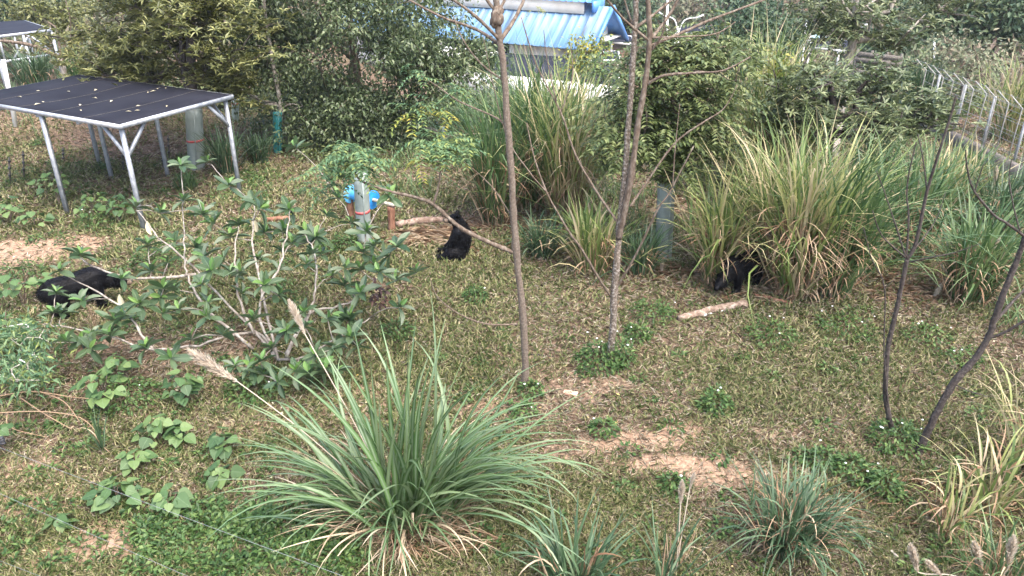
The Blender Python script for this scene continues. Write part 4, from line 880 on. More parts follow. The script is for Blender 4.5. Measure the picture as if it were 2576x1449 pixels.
def log(name, label, p0, p1, r0, r1, mat, knots=0, patches=None, cat='log'):
    p0 = np.array([*p0[:2], ZT(*p0[:2]) + r0 * .8]); p1 = np.array([*p1[:2], ZT(*p1[:2]) + r1 * .8])
    t = thing(name, label, cat, (p0 + p1) / 2 * [1, 1, 0]); n = 16
    q = np.array([p0 + (p1 - p0) * f for f in np.linspace(0, 1, n)]); q[1:-1] += rng.normal(0, r0 * .09, (n - 2, 3)); q[:, 2] += .5 * r0 * np.sin(np.linspace(0, 3.14, n))
    m_ = MB(); tube(m_, q, np.linspace(r0, r1, n) * (1 + .09 * rng.normal(size=n)), 12); part('stem', m_, mat, t, smooth=True)
    for k in range(knots):
        f = rng.uniform(.62, .98); c = p0 + (p1 - p0) * f; m_ = MB(); blob(m_, c + [rng.normal(0, .02), -.03, r1 * rng.uniform(.2, .8)], r1 * rng.uniform(.5, .85), 2, .5, (1.4, .8, .8), k); part('knot', m_, mat, t)
    for f in patches or ():
        c = p0 + (p1 - p0) * f; m_ = MB(); blob(m_, c + np.array([0, -r0 * .72, r0 * .1]), r0 * .85, 2, .6, (1.6, .35, .5), int(f * 50)); part('bark_patch', m_, M['flower'], t, label='white fungus patch')
    return t
log('fallen_log', 'pale fallen log with white patches lying on the grass at right', G(1706, 812), G(1872, 776), .062, .075, M['wood_pale'], 5, (.35, .42, .60))
log('fallen_log', 'reddish log on the grass beside the straw heap', G(998, 574), G(1112, 556), .085, .07, M['wood_log'])
log('fallen_log', 'thin reddish log left of the banded guard', G(668, 562), G(735, 556), .06, .05, M['wood_red'])
log('fallen_log', 'long pinkish log lying behind the dense tree', G(985, 328), G(1128, 350), .14, .12, M['wood_pale'])
log('split_branch', 'split reddish branch lying right of the bear in the reeds', G(1895, 745), G(1990, 765), .035, .03, M['wood_red'], cat='branch')
log('split_branch', 'long pale cane lying on the grass below the reeds', G(2060, 755), G(2305, 800), .016, .012, M['twig_pale'], cat='branch')
log('split_branch', 'thin dark stick on the ground between the two bare trees', G(1335, 888), G(1395, 892), .012, .010, M['bark_dark'], cat='branch')
log('split_branch', 'short grey stick in the bottom right corner', G(3504 * .6389, 2172 * .6389), G(3560 * .6389, 2225 * .6389), .02, .012, M['twig_pale'], cat='branch')
m_ = MB(); g = G(1435, 990); a = .35; d1 = np.array([math.cos(a), -math.sin(a), 0]) * .11; d2 = np.array([math.sin(a), math.cos(a), 0]) * .05
z0 = float(ZT(g[0], g[1])); slab(m_, [g + d1 + d2 + [0, 0, z0 + .065], g - d1 + d2 + [0, 0, z0 + .06], g - d1 - d2 + [0, 0, z0 + .06], g + d1 - d2 + [0, 0, z0 + .065]], .07)
bo = solo('brick', m_, M['brick'], 'single pale red brick lying on the bare ground', 'brick', tuple(g)); bv = bo.modifiers.new('b', 'BEVEL'); bv.width = .008; bv.segments = 2
# white feeding trough half hidden by reeds
g = G(1360, 400); t = thing('feeding_box', 'white box half hidden behind the reeds in the middle', 'box', g)
for nm_, c0, c1, hh in (('front_panel', (-.42, 0), (.42, 0), .5), ('rear_panel', (-.42, .6), (.42, .6), .5), ('side_panel', (-.42, .03), (-.42, .57), .46), ('side_panel', (.42, .03), (.42, .57), .46)):
    m_ = MB(); beam(m_, g + [c0[0], c0[1], hh / 2 + .1], g + [c1[0], c1[1], hh / 2 + .1], .05, hh); part(nm_, m_, M['white_paint'], t)
m_ = MB(); slab(m_, [g + [-.4, .02, .16], g + [.4, .02, .16], g + [.4, .58, .16], g + [-.4, .58, .16]], .05); part('floor_panel', m_, M['white_paint'], t)
# wooden pen far right
yk = 36.0; a, b = V(2150, 178, yk), V(2260, 190, yk); zgp = float(ZT(a[0], yk)); t = thing('timber_pen', 'weathered timber pen beyond the flat-topped tree', 'pen', (a + b) / 2)
for k in range(5):
    m_ = MB(); beam(m_, a + [0, 0, .75 - k * .26], b + [0, 0, .75 - k * .26], .06, .2); part('board', m_, M['stake'], t)
for f in (0, .33, .66, 1):
    m_ = MB(); q = a * (1 - f) + b * f; beam(m_, q + [0, .08, -3.0], q + [0, .08, .95], .1, .1); part('post', m_, M['stake'], t)

# lamp posts
def lamp(label, px, pyb, pyt, y, arms, r=.07):
    top = V(px, pyt, y); b = V(px, pyb, y); zb = float(ZT(b[0], y)); b[2] = min(b[2], zb); t = thing('lamp_post', label, 'lamp post', b)
    m_ = MB(); tube(m_, [b, np.array([top[0], y, top[2]])], [r * 1.2, r], 8); part('pole', m_, M['white_paint'], t)
    for (dx, dy) in arms:
        e1 = V(px + dx, pyt + dy, y); m_ = MB(); tube(m_, spline([top - [0, 0, .6], top * .7 + e1 * .3 + [0, 0, .25], e1], 4), r * .6, 6); part('arm', m_, M['white_paint'], t)
        m_ = MB(); beam(m_, e1, e1 + nrm(e1 - top) * .5, .2, .09); part('lamp_head', m_, M['white_paint'], t)
lamp('white lamp post with two arms behind the feathery tree', 1707, 160, 66, 64, ((-36, -26), (48, -22)), .08)
lamp('tall plain white pole at the top edge beside the house', 1680, 130, -10, 70, (), .09)
lamp('white lamp post with one arm left of the forked trunk', 2112, 170, 95, 52, ((50, -25),))
lamp('thin white leaning pole in front of the upper right trees', 2350, 190, 105, 38, (), .045)
lamp('thin white pole carrying a small white sign, right of the dark round tree', 2030, 140, 40, 50, (), .05)
p = V(2026, 97, 49.8); m_ = MB(); slab(m_, [p + [-.36, 0, .33], p + [.36, 0, .33], p + [.36, .05, .33], p + [-.36, .05, .33]], .66)
sg = solo('sign_board', m_, M['white_paint'], 'small white square number sign on the thin white pole', 'sign', tuple(p))
m_ = MB()
for (x0, z0, x1, z1) in ((.14, .2, -.14, .2), (-.14, .2, -.14, 0), (-.14, 0, .14, 0), (.14, 0, .14, -.2), (.14, -.2, -.14, -.2)):
    beam(m_, p + [x0, -.012, z0], p + [x1, -.012, z1], .012, .08, up=(0, 1, 0) if x0 == x1 else (0, 0, 1))
part('numeral', m_, M['black_plastic'], sg)
lamp('pale pole with angled foot at the left edge', 8, 205, 150, 24, (), .06)
# pale blue tent roof
yt = 56.0; M['tent'] = noisemat('tent_cloth', [(.30, .48, .52), (.40, .58, .62), (.48, .65, .68)], 2, .7, .2, bump=.1); c = V(2090, 90, yt); t = thing('blue_tent', 'pale turquoise tent roof beyond the small net shelter', 'tent', c - np.array([0, 0, 2]))
m_ = MB(); v = [c + [-1.2, 0, -.45], c + [1.6, 0, -.75], c + [1.6, 2, -.75], c + [-1.2, 2, -.45], c + [-.4, 1, .0], c + [.9, 1, -.2]]; m_.add(v, [[0, 1, 5, 4], [2, 3, 4, 5]], [[1, 2, 5], [3, 0, 4]]); part('canopy', m_, M['tent'], t)
for q in v[:4]:
    m_ = MB(); tube(m_, [q, q - [0, 0, 2.0]], .04, 6); part('post', m_, M['galv'], t)

# electric wires close to the viewing platform, with their post
wa, wb = G(0, 1125, 1.9), G(900, 1449 + 10, 1.9)
pn = nrm(np.array([-(wb - wa)[1], (wb - wa)[0], 0]))
def onplane(px, py):
    d = ray(px, py); return C0 + d * (((wa - C0) @ pn) / (d @ pn))
W_END = []
wpost = thing('wire_post', 'black electric wire post at the left edge of the picture', 'post', G(-14, 1300))
pt_ = onplane(-170, 1046); m_ = MB(); tube(m_, [np.array([pt_[0], pt_[1], -.1]), pt_ + [0, 0, .2]], .022, 8); part('rod', m_, M['stake'], wpost); wpost.location = (pt_[0], pt_[1], 0); 
for o in wpost.children: o.location = Vector(G(-14, 1300)) - Vector((pt_[0], pt_[1], 0))
lbl = ['uppermost thin grey wire crossing the lower left ground', 'middle thin grey wire crossing the lower left corner', 'lowest short thin grey wire in the bottom left corner']
for (p0, p1), lb in zip((((0, 1125), (900, 1459)), ((0, 1240), (500, 1459)), ((0, 1408), (140, 1462))), lbl):
    a, b = onplane(*p0), onplane(*p1); d = b - a; a2 = a - d * ((170 + p0[0]) / (p1[0] - p0[0])); b2_ = b + d * .6
    m_ = MB(); tube(m_, [a2 * (1 - f) + b2_ * f - np.array([0, 0, .02 * math.sin(f * 3.14)]) for f in np.linspace(0, 1, 14)], .0016, 5); solo('electric_wire', m_, M['wire'], lb, 'wire', tuple(a))
m_ = MB(); a = onplane(4, 1108); 
for k in range(4): blob(m_, a + [0, 0, .02 * k - .03], .026 - .003 * (k % 2), 2, .1, (1.3, 1, .6), k)
solo('insulator', m_, M['black_plastic'], 'black ribbed insulator holding the top wire at the left edge', 'insulator', tuple(a))

# ------------------------------------------------------------------ bears (one continuous body surface each)
def bear_body(name, chains, ears, snout, eyes, label, base, heading, fur_n=7000):
    """chains: lists of (x,y,z,r) in bear space (x forward, y left, z up)"""
    c, s = math.cos(heading), math.sin(heading); R = np.array([[c, -s, 0], [s, c, 0], [0, 0, 1.0]])
    t = thing(name, label, 'bear', base)
    mb = MB()
    for ch in chains:
        ch = np.array(ch, float); q = spline(ch, 7)
        for p in q: blob(mb, R @ p[:3] + base, p[3], 2, 0)
    for e_ in ears: blob(mb, R @ np.array(e_[:3]) + base, e_[3], 2, 0, (1, 1, 1))
    me = mb.mesh('body', None, base); o = bpy.data.objects.new('body', me); COL.objects.link(o); o.location = Vector(base)
    r = o.modifiers.new('r', 'REMESH'); r.mode = 'VOXEL'; r.voxel_size = .016
    sm = o.modifiers.new('s', 'SMOOTH'); sm.iterations = 5; sm.factor = .6
    dg = bpy.context.evaluated_depsgraph_get(); ev = o.evaluated_get(dg); m2 = bpy.data.meshes.new_from_object(ev)
    o.modifiers.clear(); o.data = m2; m2.materials.clear(); m2.materials.append(M['fur'])
    m2.polygons.foreach_set('use_smooth', np.ones(len(m2.polygons), bool))
    o.location = (0, 0, 0); o.parent = t; ORG[o.name] = np.asarray(base)
    nv = len(m2.vertices); co = np.zeros(nv * 3, np.float32); no = np.zeros(nv * 3, np.float32); m2.vertices.foreach_get('co', co); m2.vertices.foreach_get('normal', no)
    co = co.reshape(-1, 3).astype(float); no = no.reshape(-1, 3).astype(float)
    k = rng.choice(nv, min(fur_n, nv), replace=False)
    back = R @ np.array([-.75, 0, -.5])
    f = MB(); D = no[k] * .55 + back + .35 * rdir(len(k)); leaves(f, co[k] + base - no[k] * .004, D, no[k] + .5 * rdir(len(k)), rng.uniform(.025, .055, len(k)), .007)
    part('fur', f, M['fur'], t, kind='stuff')
    if snout:
        m_ = MB(); 
        for q in spline(np.array(snout, float), 5): blob(m_, R @ q[:3] + base, q[3], 2, 0)
        part('muzzle', m_, M['muzzle'], t, smooth=True, label='tan muzzle')
        q = np.array(snout[-1]); m_ = MB(); blob(m_, R @ (q[:3] + [q[3] * .75, 0, q[3] * .35]) + base, q[3] * .5, 2, 0, (.8, 1.2, .8)); part('nose', m_, M['black_plastic'], t, smooth=True)
    for q in eyes:
        m_ = MB(); blob(m_, R @ np.array(q) + base, .011, 2, 0); part('eye', m_, M['glass'], t, smooth=True)
    return t
def quad(label, base, heading, sc, hd, turn=0.0, tan=True):
    """standing bear; hd = height of the head centre, head held low in front"""
    S = lambda l: [(a * sc, b * sc, c * sc, r * sc) for a, b, c, r in l]
    hx, hy = .70 + .02, turn
    ch = [S([(-.52, 0, .52, .17), (-.36, 0, .55, .235), (-.10, 0, .53, .255), (.18, 0, .56, .25), (.36, 0, .60, .225), (.50, hy * .3, .54 * .6 + hd * .4, .17), (.62, hy * .7, .3 * .54 + hd * .7, .135), (hx, hy, hd, .135), (hx + .09, hy * 1.15, hd - .03, .10)])]
    for sy in (1, -1):
        ch.append(S([(.30, .14 * sy, .50, .14), (.33, .18 * sy, .34, .105), (.31, .18 * sy, .20, .082), (.33, .18 * sy, .09, .072), (.38, .18 * sy, .055, .07), (.44, .18 * sy, .04, .055)]))
        ch.append(S([(-.38, .13 * sy, .48, .19), (-.34, .18 * sy, .34, .15), (-.36, .19 * sy, .25, .11), (-.45, .19 * sy, .17, .082), (-.44, .19 * sy, .08, .07), (-.36, .19 * sy, .045, .065), (-.30, .19 * sy, .04, .05)]))
    ears = S([(hx - .03, hy + .115, hd + .11, .052), (hx - .03, hy - .115, hd + .11, .052)])
    sn = S([(hx + .10, hy * 1.15, hd - .045, .072), (hx + .17, hy * 1.2, hd - .075, .062), (hx + .215, hy * 1.25, hd - .09, .05)])
    ey = [tuple(np.array([hx + .105, hy * 1.1 + .055, hd + .03]) * sc), tuple(np.array([hx + .105, hy * 1.1 - .055, hd + .03]) * sc)]
    
    if not tan: ch[0] += sn; sn = None
    return bear_body('bear', ch, ears, sn, ey, label, base, heading)
bb = G(208, 782); bb[2] = ZT(bb[0], bb[1]); quad('black bear standing with lowered head behind the big-leaved shrub, at left', bb, math.radians(42), .92, .44, -.12)
bb = G(1846, 722); bb[2] = ZT(bb[0], bb[1]); quad('black bear half hidden in the tall reeds at right', bb + [.08, .0, 0], math.radians(-140), .88, .36, .05, False)
bb = G(1152, 650); bb[2] = ZT(bb[0], bb[1])
ch = [[(-.02, 0, .16, .19), (-.05, 0, .32, .215), (-.09, 0, .50, .20), (-.07, 0, .66, .165), (-.02, 0, .79, .125), (.03, .01, .88, .115), (.10, .01, .87, .095)]]
for sy in (1, -1):
    ch.append([(-.03, .12 * sy, .62, .12), (.06, .17 * sy, .48, .085), (.13, .16 * sy, .34, .07), (.20, .12 * sy, .25, .06), (.25, .10 * sy, .23, .05)])
    ch.append([(.0, .13 * sy, .15, .17), (.13, .18 * sy, .17, .135), (.24, .18 * sy, .11, .095), (.33, .17 * sy, .07, .07), (.39, .17 * sy, .09, .06), (.41, .17 * sy, .12, .045)])
bear_body('bear', ch, [(-.01, .10, .985, .045), (-.01, -.09, .985, .045)], [(.13, .01, .855, .066), (.19, .01, .84, .054), (.225, .01, .835, .044)], [(.115, .06, .905), (.115, -.045, .905)],
          'black bear sitting upright with a tan muzzle beside the straw heap', bb, math.radians(180))

# ------------------------------------------------------------------ straw heap
def sticks(mb, c, rx, ry, n, L, w=.012, zmax=.15, bias=0.0):
    a = rng.random(n) * 6.283; r = np.sqrt(rng.random(n)); x = c[0] + np.cos(a) * r * rx; y = c[1] + np.sin(a) * r * ry
    P = np.stack([x, y, ZT(x, y) + rng.random(n) * zmax * (1 - r) + .012], -1); az = rng.normal(bias, .55, n)
    D = np.stack([np.cos(az), np.sin(az), rng.normal(.02, .12, n)], -1); Ls = rng.uniform(*L, n)
    leaves(mb, P - D * (Ls * .5)[:, None], D, UPN + .5 * rdir(n), Ls, w * rng.uniform(.7, 1.6, n))
mb = MB(); c = G(1090, 600); sticks(mb, c, 1.0, .62, 420, (.35, .9), .022, .14, .05); sticks(mb, c, 1.5, 1.0, 160, (.2, .6), .016, .03, .2)
solo('straw_heap', mb, M['dry'], 'heap of pale dry cane stalks beside the sitting bear', 'straw', kind='stuff')
mb = MB()
for (px, py, rx, ry, n) in ((2330, 745, 1.1, .5, 260), (1900, 745, 1.6, .4, 160), (1270, 560, .9, .5, 160), (1700, 690, 1.2, .5, 150), (2450, 1250, 1.0, .5, 120), (2150, 700, 1.5, .6, 120), (900, 1290, .7, .5, 200), (1100, 1360, .8, .3, 170), (1250, 620, 1., .4, 60), (1760, 520, 1.3, .8, 120), (2200, 1260, 1.0, .5, 60), (1420, 590, 1.0, .4, 60)):
    sticks(mb, G(px, py), rx, ry, n, (.2, .6), .015, .06, rng.uniform(-.5, .5))
solo('dry_stalks', mb, M['dry_red'], 'dry brown stalks littered around the feet of the reeds', 'straw', kind='stuff')

# ------------------------------------------------------------------ tall reed clumps
def clump(label, px, pyb, pyt, wpx, gm, n=420, dry=.35, cane=.5, droop=1.6, bw=.041, dm='dry_red', plumes=(), lean=.25, name='reed_clump', yd=None, spread=.22, Lk=.62):
    g = G(px, pyb) if yd is None else V(px, pyb, yd); g[2] = ZT(g[0], g[1]); h = V(px, pyt, g[1])[2] - g[2]; k = mpp(g[1], pyb); w_ = wpx * k
    t = thing(name, label, 'reeds', g); n = int(n * (.56 if name == 'reed_clump' else .8)); droop = droop * .95
    r0 = w_ * spread
    a = rng.random(n) * 6.283; rr = np.sqrt(rng.random(n)) * r0
    hb = np.where(rng.random(n) < cane, rng.random(n) ** .8 * .62 * h, rng.random(n) * .06 * h)
    ln = rng.normal(0, lean, n) + .22 * rr / max(r0, .01)
    b = np.stack([g[0] + rr * np.cos(a) + hb * np.sin(ln) * np.cos(a), g[1] + .8 * (rr * np.sin(a) + hb * np.sin(ln) * np.sin(a)), g[2] + hb], -1)
    az = a + rng.normal(0, 1.2, n); L = np.maximum(.25 * h, (h * (1.5 if name == 'reed_clump' else 1.12) - hb) * rng.uniform(Lk, 1.05, n))
    m_ = MB(); blades(m_, b, az, L, np.abs(rng.normal(.24, .22, n)), np.where(rng.random(n) < .42, rng.uniform(.1, .5, n), rng.uniform(.5, 1.25, n)) * droop, bw * rng.uniform(.7, 1.3, n), 6); part('blades', m_, M[gm], t, kind='stuff')
    nd = int(n * dry)
    if nd:
        a = rng.random(nd) * 6.283; rr = np.sqrt(rng.random(nd)) * r0 * 1.1; hb = rng.random(nd) * .55 * h
        b = np.stack([g[0] + rr * np.cos(a), g[1] + .8 * rr * np.sin(a), g[2] + hb], -1)
        m_ = MB(); blades(m_, b, a + rng.normal(0, .7, nd), np.maximum(.12, np.minimum(.5 * h + .1, hb + .25)) * rng.uniform(.6, 1.1, nd), rng.uniform(.1, .6, nd), rng.uniform(1.6, 2.7, nd), bw * .8 * rng.uniform(.6, 1.2, nd), 6, pw=.8)
        nc = int(nd * .5)
        for i in range(nc):
            a_, r_ = rng.random() * 6.28, math.sqrt(rng.random()) * r0; p0 = g + [r_ * math.cos(a_), .8 * r_ * math.sin(a_), -.02]; l_ = rng.normal(0, lean * .8) + .18
            hh = h * rng.uniform(.4, .85); p1 = p0 + [math.sin(l_) * hh * math.cos(a_), .8 * math.sin(l_) * hh * math.sin(a_), hh * math.cos(l_)]
            tube(m_, [p0, (p0 + p1) / 2 + rng.normal(0, .02, 3), p1], [.009, .008, .005], 4, cap=False)
        part('dry_leaves', m_, M[dm], t, kind='stuff')
    for (qx, qy, dx, dy) in plumes: plume(t, V(qx, qy, g[1]), V(qx + dx, qy + dy, g[1]), g)
    return t
def plume(t, p0, p1, g, r=.035, stem=True):
    p0 = np.asarray(p0); p1 = np.asarray(p1); L = np.linalg.norm(p1 - p0); n = 420
    if stem:
        m_ = MB(); tube(m_, spline([g + [0, 0, .02], g * .45 + p0 * .55 + [0, 0, .1], p0, p1 * .7 + p0 * .3], 4), [.006] * 13, 5); part('stalk', m_, M['plume'], t)
    s = rng.random(n); P = p0 + (p1 - p0) * s[:, None]; d = nrm(p1 - p0)
    D = d * .9 + rdir(n) * .55; m_ = MB(); leaves(m_, P, D, rdir(n), (.25 + .75 * np.sin(np.clip(s, .05, .95) * 3.14)) * max(.05, L * .24), .006); part('plume', m_, M['plume'], t, kind='stuff')

clump('tall reeds with a brown stalky base right of the sitting bear', 1245, 562, 300, 130, 'reed_mid', 420, .6, .6, 1.5)
clump('tall green reeds behind the bare centre tree', 1335, 520, 235, 170, 'reed_mid', 460, .5, .6, 1.5)
clump('tall pale-green reeds left of the forked pole tree', 1425, 548, 235, 190, 'reed_light', 480, .7, .6, 1.5)
clump('low dark grass tuft in front of the tall reeds', 1365, 650, 560, 130, 'reed_blue', 220, .15, .1, 1.8)
clump('arching light-green reeds left of the forked pole tree foot', 1490, 690, 540, 170, 'reed_light', 260, .4, .3, 1.9)
clump('dark green reeds around the foot of the feathery tree guard', 1610, 695, 600, 120, 'reed_blue', 260, .35, .2, 1.7, plumes=((1664, 690, 2, -40),))
clump('very tall sunlit reeds right of the feathery tree', 1885, 500, 180, 210, 'reed_light', 620, .9, .65, 1.4)
clump('tall reeds behind the sunlit reeds, reaching toward the yellow sapling', 1960, 470, 215, 180, 'reed_light', 420, .7, .6, 1.4)
clump('reeds with bent brown stalks left of the half-hidden bear', 1790, 716, 480, 100, 'reed_light', 320, .7, .5, 1.6)
clump('bright reeds directly over the half-hidden bear', 1915, 690, 430, 130, 'reed_light', 330, .5, .6, 1.5)
clump('broad reed clump with hanging brown straw right of the bear', 1995, 742, 420, 200, 'reed_light', 560, 1.1, .6, 1.5)
clump('green reeds at the right side of the bear thicket', 2095, 748, 440, 150, 'reed_mid', 360, .6, .5, 1.6)
clump('low bluish tuft behind the dark sapling', 2190, 640, 550, 150, 'reed_blue', 300, .1, .15, 1.8)
clump('orange-brown based reeds behind the dark sapling fork', 2275, 640, 430, 160, 'reed_mid', 380, .9, .5, 1.5)
clump('big drooping reed clump near the right edge', 2430, 752, 560, 230, 'reed_mid', 460, .7, .35, 2.0, plumes=((2490, 640, 25, -40), (2380, 700, -30, 45)))
clump('green reeds right of the half-hidden guard', 2180, 545, 380, 190, 'reed_mid', 360, .4, .5, 1.6, plumes=((2235, 440, -40, -10), (2290, 470, -20, -40)))
clump('feathery plumed reeds between sapling and fence', 2370, 560, 400, 200, 'reed_light', 380, .4, .5, 1.6, plumes=((2300, 460, -25, -20), (2440, 520, 12, -50), (2470, 480, 20, -45)))
clump('bluish reeds at the right edge below the kerb', 2500, 590, 450, 190, 'reed_blue', 320, .3, .4, 1.7, plumes=((2540, 500, 30, -30), (2500, 470, 8, -50)))
clump('green grass tuft along the foot of the kerb', 2440, 480, 390, 130, 'reed_mid', 200, .3, .4, 1.6)
clump('pale reeds left of the flat-topped tree trunk', 1985, 560, 390, 140, 'reed_light', 280, .6, .5, 1.5)
clump('reeds in front of the half-hidden guard', 2060, 600, 450, 150, 'reed_light', 300, .5, .5, 1.5)
clump('straggling reeds above the bear thicket at right', 2150, 690, 520, 110, 'reed_mid', 200, .5, .4, 1.6)
clump('tall plumed reeds behind the fence at the right edge', 2545, 350, 195, 190, 'reed_light', 420, .3, .6, 1.4, plumes=((2540, 220, 8, -45), (2560, 215, 10, -50), (2520, 230, 2, -45)), yd=24.5)
clump('bluish reeds behind the far end of the fence', 2300, 290, 165, 130, 'reed_blue', 300, .2, .5, 1.4, yd=29)
clump('dark reeds under the shelter beside the banded guard', 575, 440, 345, 80, 'reed_blue', 220, .15, .2, 1.3)
clump('dark reeds in front of the teal guard', 655, 412, 345, 95, 'reed_blue', 240, .15, .2, 1.4)
clump('very low dark grass below the shelter', 470, 475, 440, 120, 'reed_mid', 160, .1, .1, 1.9)
clump('dark grass behind the shelter at the left edge', 85, 205, 140, 150, 'reed_blue', 320, .2, .3, 1.4, yd=27)
clump('pale green grass right of the dark grass behind the shelter', 200, 200, 150, 130, 'reed_mid', 240, .2, .3, 1.5, yd=26)
clump('green reeds on the slope below the netted yard', 1400, 330, 215, 170, 'reed_light', 320, .5, .5, 1.4, yd=25)
clump('green reeds left of the sapling on the slope', 1300, 330, 230, 150, 'reed_mid', 300, .5, .5, 1.4, yd=26)
clump('brown reeds right of the teal guard, far behind', 640, 300, 240, 110, 'reed_light', 220, .7, .5, 1.4, yd=30)
clump('pale reeds on the far left slope above the net', 560, 260, 190, 90, 'reed_light', 200, .5, .5, 1.4, yd=32)
# knee-high green grass between the reeds at right and behind
mb = MB()
for (x0, x1, y0, y1, n) in ((5.5, 13.2, 14.5, 27, 5200), (1.0, 8, 15.5, 26, 3600), (-3.5, 3, 18.5, 27, 3200), (8.5, 13, 11.5, 15, 1300), (15, 24, 17, 34, 3800), (-22, -14, 23, 34, 2600), (-13, -4, 25, 34, 2600)):
    x = rng.uniform(x0, x1, n); y = rng.uniform(y0, y1, n); k = fbm(x, y, .9) > .47; x = x[k]; y = y[k]; n = len(x)
    blades(mb, np.stack([x, y, ZT(x, y)], -1), rng.random(n) * 6.283, rng.uniform(.25, .75, n), rng.uniform(.05, .5, n), rng.uniform(.6, 2.0, n), rng.uniform(.016, .03, n), 4)
solo('tall_grass', mb, M['reed_mid'], 'knee-high green grass growing between the reeds', 'grass', kind='stuff')
# foreground tufts
clump('dark arching grass tuft near the bottom edge, right of centre', 1975, 1385, 1195, 330, 'reed_blue', 300, .25, .05, 2.4, bw=.026, spread=.16, lean=.3, name='grass_tuft')
clump('striped blue-green grass tuft cut by the bottom edge', 1440, 1500, 1310, 300, 'reed_blue', 110, .2, .05, 2.0, bw=.034, spread=.16, name='grass_tuft')
clump('few stiff blades rising at the bottom edge', 1665, 1500, 1330, 130, 'reed_blue', 34, .1, .05, 1.0, bw=.026, spread=.12, name='grass_tuft')
clump('bright yellow-green cane with broad blades at lower right', 2470, 1290, 1070, 260, 'reed_light', 60, .4, .5, 1.5, bw=.035, spread=.14, name='cane_plant')
clump('yellow-green cane tuft below the bright cane', 2380, 1345, 1180, 220, 'reed_light', 46, .5, .4, 1.7, bw=.03, spread=.14, name='cane_plant')
clump('pale arching grass at the right edge', 2590, 1200, 920, 300, 'reed_light', 120, .5, .4, 1.8, bw=.024, spread=.18, name='grass_tuft')
clump('dry plumed grass in the bottom right corner', 2500, 1500, 1330, 300, 'reed_mid', 120, .6, .2, 1.7, bw=.018, spread=.2, name='grass_tuft', plumes=((2470, 1440, -20, -75), (2535, 1430, 15, -80), (2370, 1450, -40, -40), (2310, 1440, -20, -70)))
clump('tiny stiff striped tuft among the heart-leaved plants', 257, 1133, 1030, 70, 'reed_blue', 26, .1, .0, .5, bw=.018, spread=.10, name='grass_tuft')
clump('dry flowering grass stalk at the bottom, right of centre', 1700, 1440, 1280, 90, 'dry', 16, .5, .2, .8, bw=.008, spread=.2, name='grass_tuft', plumes=((1712, 1270, 4, -60), (1735, 1230, 12, -40)))

# the big foreground clump: every long blade is a piece of its own
g = G(1015, 1315); g[2] = ZT(g[0], g[1])
big = thing('large_grass_clump', 'large arching grass clump with long striped blades in the foreground', 'reeds', g)
def one_blade(az, L, lean, droop, w_, b, mat, nm='blade'):
    m_ = MB(); blades(m_, np.array([b]), np.array([az]), L, lean, droop, w_, 11, pw=rng.uniform(1.1, 2.4), fold=.14); o = part(nm, m_, mat, big, smooth=True)
    k = len(o.data.vertices); at = o.data.attributes.new('rib', 'FLOAT', 'POINT'); at.data.foreach_set('value', np.tile([0, .95, 0], k // 3).astype(np.float32)); return o
for i in range(215):
    u = i / 215; sp = lambda sx, sy: g + np.array([rng.normal(sx, .16), rng.normal(sy, .13), 0])
    if u < .22: b = sp(.08, .02); one_blade(rng.random() * 6.283, rng.uniform(1.8, 2.8), abs(rng.normal(.10, .08)), rng.uniform(.0, 1.3), rng.uniform(.05, .075), b, M['reed_vein'])
    elif u < .60: b = sp(.26, 0); one_blade(rng.normal(.05, .5), rng.uniform(1.5, 2.7), rng.uniform(.25, .75), rng.uniform(.8, 2.0), rng.uniform(.042, .070), b, M['reed_vein'])
    elif u < .84: b = sp(-.22, 0); one_blade(rng.normal(2.95, .5), rng.uniform(1.4, 2.5), rng.uniform(.30, .80), rng.uniform(.7, 1.8), rng.uniform(.040, .062), b, M['reed_vein'])
    else: b = sp(0, -.05); one_blade(rng.normal(-1.57, .8), rng.uniform(.8, 1.8), rng.uniform(.15, .8), rng.uniform(.8, 2.2), rng.uniform(.034, .05), b, M['reed_vein'])
for i in range(85):
    a = rng.random() * 6.283 if i % 3 else rng.normal(3.3, .7); r = math.sqrt(rng.random()) * .45
    b = g + np.array([r * math.cos(a) * 1.1, r * math.sin(a) * .7, .0])
    one_blade(a + rng.normal(0, .4), rng.uniform(.6, 1.6), rng.uniform(.3, 1.15), rng.uniform(.6, 1.7), rng.uniform(.018, .04), b, M['dry_obj'], 'dry_blade')
m_ = MB(); n = 520; a = rng.random(n) * 6.283; r = np.sqrt(rng.random(n)) * .55
b = np.stack([g[0] + r * np.cos(a) * 1.1, g[1] + r * np.sin(a) * .75, np.full(n, g[2])], -1)
blades(m_, b, a + rng.normal(0, .6, n), rng.uniform(.25, .9, n), rng.uniform(.2, 1.2, n), rng.uniform(.3, 1.4, n), rng.uniform(.008, .02, n), 5); part('dry_leaves', m_, M['dry'], big, kind='stuff')
m_ = MB(); n = 150; a = rng.random(n) * 6.283; r = np.sqrt(rng.random(n)) * .42
b = np.stack([g[0] + r * np.cos(a) * 1.1, g[1] + r * np.sin(a) * .75, np.full(n, g[2])], -1)
blades(m_, b, a + rng.normal(0, .5, n), rng.uniform(.5, 1.3, n), rng.uniform(.05, .7, n), rng.uniform(.3, 1.3, n), rng.uniform(.012, .026, n), 6); part('inner_blades', m_, M['reed_mid'], big, kind='stuff')
plume(big, V(600, 962, g[1] + .6), V(475, 882, g[1] + .7), g, stem=True); plume(big, V(768, 842, g[1] + .5), V(728, 757, g[1] + .6), g, stem=True)

